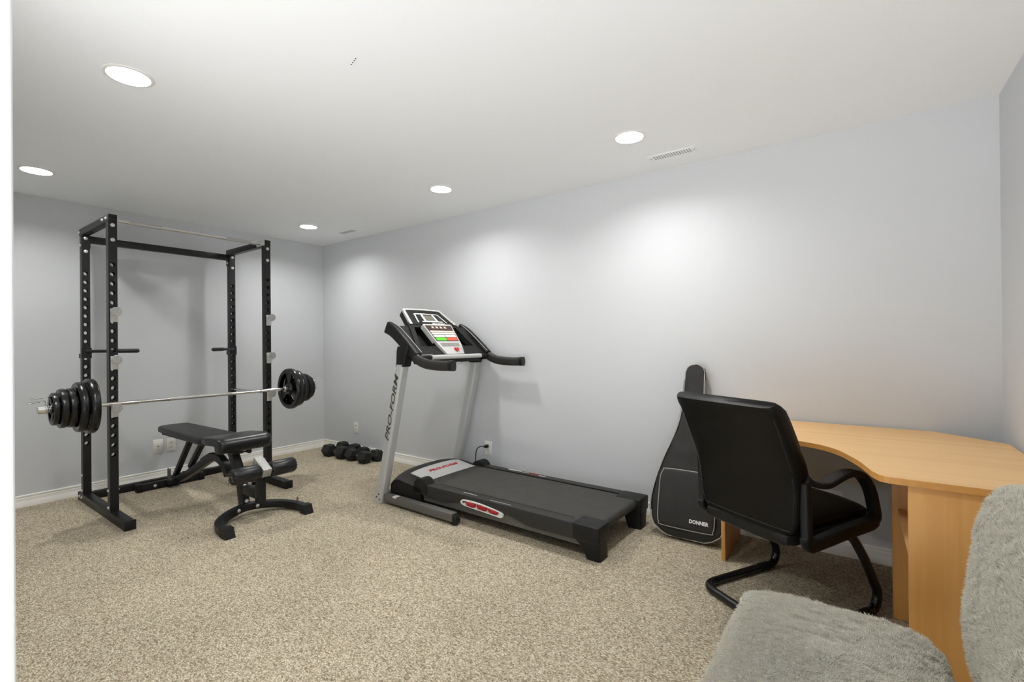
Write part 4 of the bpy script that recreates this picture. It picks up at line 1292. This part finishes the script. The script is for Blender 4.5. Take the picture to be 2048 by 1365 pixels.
# ------------------------------------------------------------------ office chair (local: x right, y forward)
ch = thing('office_chair', 'black leather cantilever office chair facing the corner desk', 'office chair', (4.86, -0.74, 0), math.radians(60.6 - 90))
def CB(mb, name, m, parent=ch, **k):
    return mb.build(name, m, parent, world=False, **k)
zs = [0.405, 0.412, 0.425, 0.445, 0.48, 0.54, 0.60, 0.66, 0.72, 0.78, 0.84, 0.90, 0.935, 0.955, 0.966]
secs = []
for i, z in enumerate(zs):
    yr = lin(z, [0.40, 0.5, 0.6, 0.68, 0.78, 0.88, 0.97], [-0.232, -0.238, -0.243, -0.258, -0.302, -0.347, -0.392])
    hw = lin(z, [0.405, 0.412, 0.425, 0.445, 0.48, 0.6, 0.72, 0.84, 0.935, 0.955, 0.966], [0.150, 0.185, 0.212, 0.232, 0.246, 0.256, 0.262, 0.262, 0.259, 0.254, 0.246])
    th = lin(z, [0.405, 0.43, 0.5, 0.7, 0.9, 0.945, 0.966], [0.03, 0.055, 0.085, 0.088, 0.078, 0.066, 0.04])
    sec = []
    for a, b in sellipse(1, 1, 7, 56):
        bow = -0.010 * (1 - a * a)
        x = a * hw * (1.0 if b < 0 else 1.03)
        w = 0.0018 * noise.noise(Vector((x * 9, z * 9, b)))
        zt = 0.012 * b if z > 0.93 else 0
        sec.append((x, yr + th / 2 + b * th / 2 + bow * (1 if b < 0 else 0.4) + w, z + zt))
    secs.append(sec)
bk = CB(MB().loft(secs), 'backrest', M['leather'], angle=60)
# seam welt round the rear face
def rear(a, z):
    yr = lin(z, [0.40, 0.5, 0.6, 0.68, 0.78, 0.88, 0.97], [-0.232, -0.238, -0.243, -0.258, -0.302, -0.347, -0.392])
    hw = lin(z, [0.405, 0.412, 0.425, 0.445, 0.48, 0.6, 0.72, 0.84, 0.935, 0.955, 0.966], [0.150, 0.185, 0.212, 0.232, 0.246, 0.256, 0.262, 0.262, 0.259, 0.254, 0.246])
    th = lin(z, [0.405, 0.43, 0.5, 0.7, 0.9, 0.945, 0.966], [0.03, 0.055, 0.085, 0.088, 0.078, 0.066, 0.04])
    b_ = -(1 - abs(a) ** 7) ** (1 / 7)
    return (a * hw, yr + th / 2 + b_ * th / 2 - 0.010 * (1 - a * a) - 0.0006, z)
welt = [rear(0.93, 0.45 + 0.475 * i / 24) for i in range(25)] + [rear(0.93 - 1.86 * i / 24, 0.932) for i in range(25)] + [rear(-0.93, 0.925 - 0.475 * i / 24) for i in range(25)] + [rear(-0.93 + 1.86 * i / 24, 0.443) for i in range(25)]
CB(MB().tube(welt, 0.0016, 6, closed=True), 'seam', M['vinyl'], bk)
# under-shell joining back and seat
secs = []
for y, hw, z0, z1 in ((-0.250, 0.17, 0.386, 0.424), (-0.238, 0.205, 0.376, 0.430), (-0.20, 0.224, 0.372, 0.436), (0.0, 0.240, 0.388, 0.442), (0.20, 0.240, 0.402, 0.446), (0.255, 0.225, 0.410, 0.442)):
    secs.append([(a * hw, y, (z0 + z1) / 2 + b * (z1 - z0) / 2) for a, b in sellipse(1, 1, 5, 36)])
CB(MB().loft(secs), 'seat_shell', M['black_plastic'])
secs = []
for y, k in ((-0.175, 0.75), (-0.165, 0.93), (-0.12, 1.0), (0.10, 1.0), (0.22, 0.98), (0.262, 0.9), (0.278, 0.72)):
    secs.append([(a * 0.228 * (0.9 + 0.1 * k), y, 0.448 + (0.034 * b * k + (0.014 * (1 - a * a) if b > 0 else 0))) for a, b in sellipse(1, 1, 4, 44)])
CB(MB().loft(secs), 'seat_cushion', M['leather'], angle=60)
for s in (-1, 1):
    path = fillet([(s * 0.262, -0.206, 0.665), (s * 0.262, -0.165, 0.642), (s * 0.262, -0.09, 0.624), (s * 0.262, 0.06, 0.660), (s * 0.262, 0.155, 0.645), (s * 0.262, 0.225, 0.57), (s * 0.262, 0.262, 0.44), (s * 0.262, 0.225, 0.420), (s * 0.262, 0.0, 0.410), (s * 0.262, -0.185, 0.394), (s * 0.262, -0.200, 0.42), (s * 0.262, -0.208, 0.65)], 0.055, 6)
    n = len(path)
    def pr(i):
        t = i / (n - 1)
        y, z = path[i].y, path[i].z
        th = 0.026 if z > 0.60 and y > -0.2 else 0.036
        if z < 0.43: th = 0.052
        wd = 0.056 if (z > 0.60 and y > -0.15) else (0.036 if y < -0.17 else 0.046)
        return rrect(th, wd, 0.010, 3)
    CB(MB().sweep(path, pr, up=(1, 0, 0)), 'armrest', M['black_plastic'], angle=50)
    leg = fillet([(s * 0.215, 0.05, 0.385), (s * 0.238, 0.13, 0.375), (s * 0.243, 0.215, 0.26), (s * 0.243, 0.312, 0.085), (s * 0.243, 0.285, 0.0205), (s * 0.243, 0.20, 0.0205), (s * 0.243, -0.225, 0.0205), (0, -0.245, 0.0205)], 0.075, 7)
    CB(MB().tube(leg, 0.0192, 14), 'base_tube', M['black_gloss'])
    CB(MB().tube([(s * 0.243, 0.17, 0.0208), (s * 0.243, 0.232, 0.0208)], 0.0208, 14), 'floor_glide', M['black_plastic'])
CB(MB().box(-0.225, 0.225, 0.03, 0.09, 0.374, 0.389), 'mount_plate', M['black_steel'])

# ------------------------------------------------------------------ plush accent chair in the foreground
PX, PYc = 5.09, -1.815
pc_ = thing('plush_chair', 'grey faux-fur covered lounge chair in the right foreground', 'lounge chair', (PX, PYc, 0))
def fuzz(p, n, amp, k):
    q = Vector(p)
    w = noise.noise(Vector((q.x * 6, q.y * 6, q.z * 6)))
    a = noise.noise(Vector((q.x * k[0] + w * 1.5, q.y * k[1] + w * 2.0, q.z * k[2])))
    b = noise.noise(Vector((q.x * k[0] * 2.6, q.y * k[1] * 2.3 + w * 3, q.z * k[2] * 2.3 + 7)))
    a = 1 - 2.2 * abs(a)                # ridged clumps of pile
    c = noise.noise(Vector((q.x * 5, q.y * 7, q.z * 6)))
    return n * (amp * (0.6 * a + 0.4 * b) + 0.008 * c)
def soft(name, secs, amp, parent, m, k, strands):
    """loft then push along smooth normals with short fur ridges"""
    mb = MB().loft(secs)
    bm = bmesh.new()
    bv = [bm.verts.new(v) for v in mb.v]
    for f in mb.f:
        bm.faces.new([bv[i] for i in f])
    bmesh.ops.recalc_face_normals(bm, faces=list(bm.faces))
    bm.normal_update()
    out = [tuple(v.co + fuzz(v.co, v.normal, amp, k)) for v in bm.verts]
    bm.free()
    mb.v = out
    o = mb.build(name, m, parent, angle=180)
    o.data.materials.append(M['fibre'])
    md = o.modifiers.new('pile', 'PARTICLE_SYSTEM')
    ps = md.particle_system.settings
    ps.type = 'HAIR'
    ps.count = strands
    ps.hair_step = 3
    ps.render_step = 2
    ps.display_step = 2
    ps.emit_from = 'FACE'
    ps.distribution = 'RAND'
    ps.use_even_distribution = True
    ps.use_modifier_stack = False
    ps.normal_factor = 0.0012
    ps.tangent_factor = 0.0012
    ps.tangent_phase = 0.3
    ps.factor_random = 0.0009
    ps.brownian_factor = 0.0008
    ps.root_radius = 0.9
    ps.tip_radius = 0.25
    ps.radius_scale = 0.0012
    ps.material = 2
    return o
def cushion(x0, x1, hw, z0, z1, nx, k, nex=5.0):
    secs = []
    ring = even_ring([(a * 4, b) for a, b in sellipse(1, 1, nex, 400)], k)
    ring = [(a / 4, b) for a, b in ring]
    for i in range(nx + 1):
        u = -1 + 2 * i / nx
        u = 0.7 * u + 0.3 * math.sin(u * PI / 2)
        e = max(0.0, 1 - abs(u) ** 7) ** (1 / 3.2)
        x = (x0 + x1) / 2 + u * (x1 - x0) / 2
        sag = -0.035 * max(0, (u - 0.2)) ** 2
        secs.append([(x, PYc + a * hw * (0.86 + 0.14 * e), (z0 + z1) / 2 + sag + b * (z1 - z0) / 2 * max(e, 0.05)) for a, b in ring])
    return secs
soft('seat', cushion(4.846, 5.340, 0.314, 0.262, 0.418, 200, 340), 0.013, pc_, M['fur'], (15, 44, 34), 110000)
ring = [(a / 5, b) for a, b in even_ring([(a * 5, b) for a, b in sellipse(1, 1, 3.4, 400)], 320)]
secs = []
nz = 200
for i in range(nz + 1):
    u = -1 + 2 * i / nz
    u = 0.7 * u + 0.3 * math.sin(u * PI / 2)
    z = 0.620 + u * 0.260
    e = max(0.0, 1 - abs(u) ** 6) ** (1 / 2.6)
    hz = [0.360, 0.366, 0.378, 0.395, 0.42, 0.45, 0.50, 0.56, 0.62, 0.715, 0.79, 0.820, 0.842, 0.858, 0.870, 0.880]
    hv = [0.09, 0.17, 0.24, 0.302, 0.340, 0.355, 0.356, 0.346, 0.334, 0.318, 0.302, 0.286, 0.255, 0.20, 0.12, 0.05]
    hw = sum(lin(z + q, hz, hv) for q in (-0.012, -0.006, 0, 0.006, 0.012)) / 5
    xc = lin(z, [0.36, 0.44, 0.60, 0.72, 0.84, 0.91], [5.448, 5.442, 5.452, 5.468, 5.487, 5.497])
    secs.append([(xc + b * 0.072 * max(e, 0.05), PYc + a * hw, z) for a, b in ring])
soft('backrest', secs, 0.012, pc_, M['fur'], (40, 40, 30), 110000)
for sx in (4.92, 5.34):
    for sy in (-0.24, 0.24):
        MB().lathe([(0.0001, 0), (0.013, 0), (0.019, 0.27), (0.0001, 0.27)], (sx, PYc + sy, 0), (0, 0, 1), 16).build('leg', M['wood_z'], pc_)
for sy in (-0.24, 0.24):
    MB().tube(fillet([(5.25, PYc + sy, 0.285), (5.40, PYc + sy, 0.285), (5.485, PYc + sy, 0.42), (5.53, PYc + sy, 0.74)], 0.06), 0.012, 12).build('frame_tube', M['black_steel'], pc_)
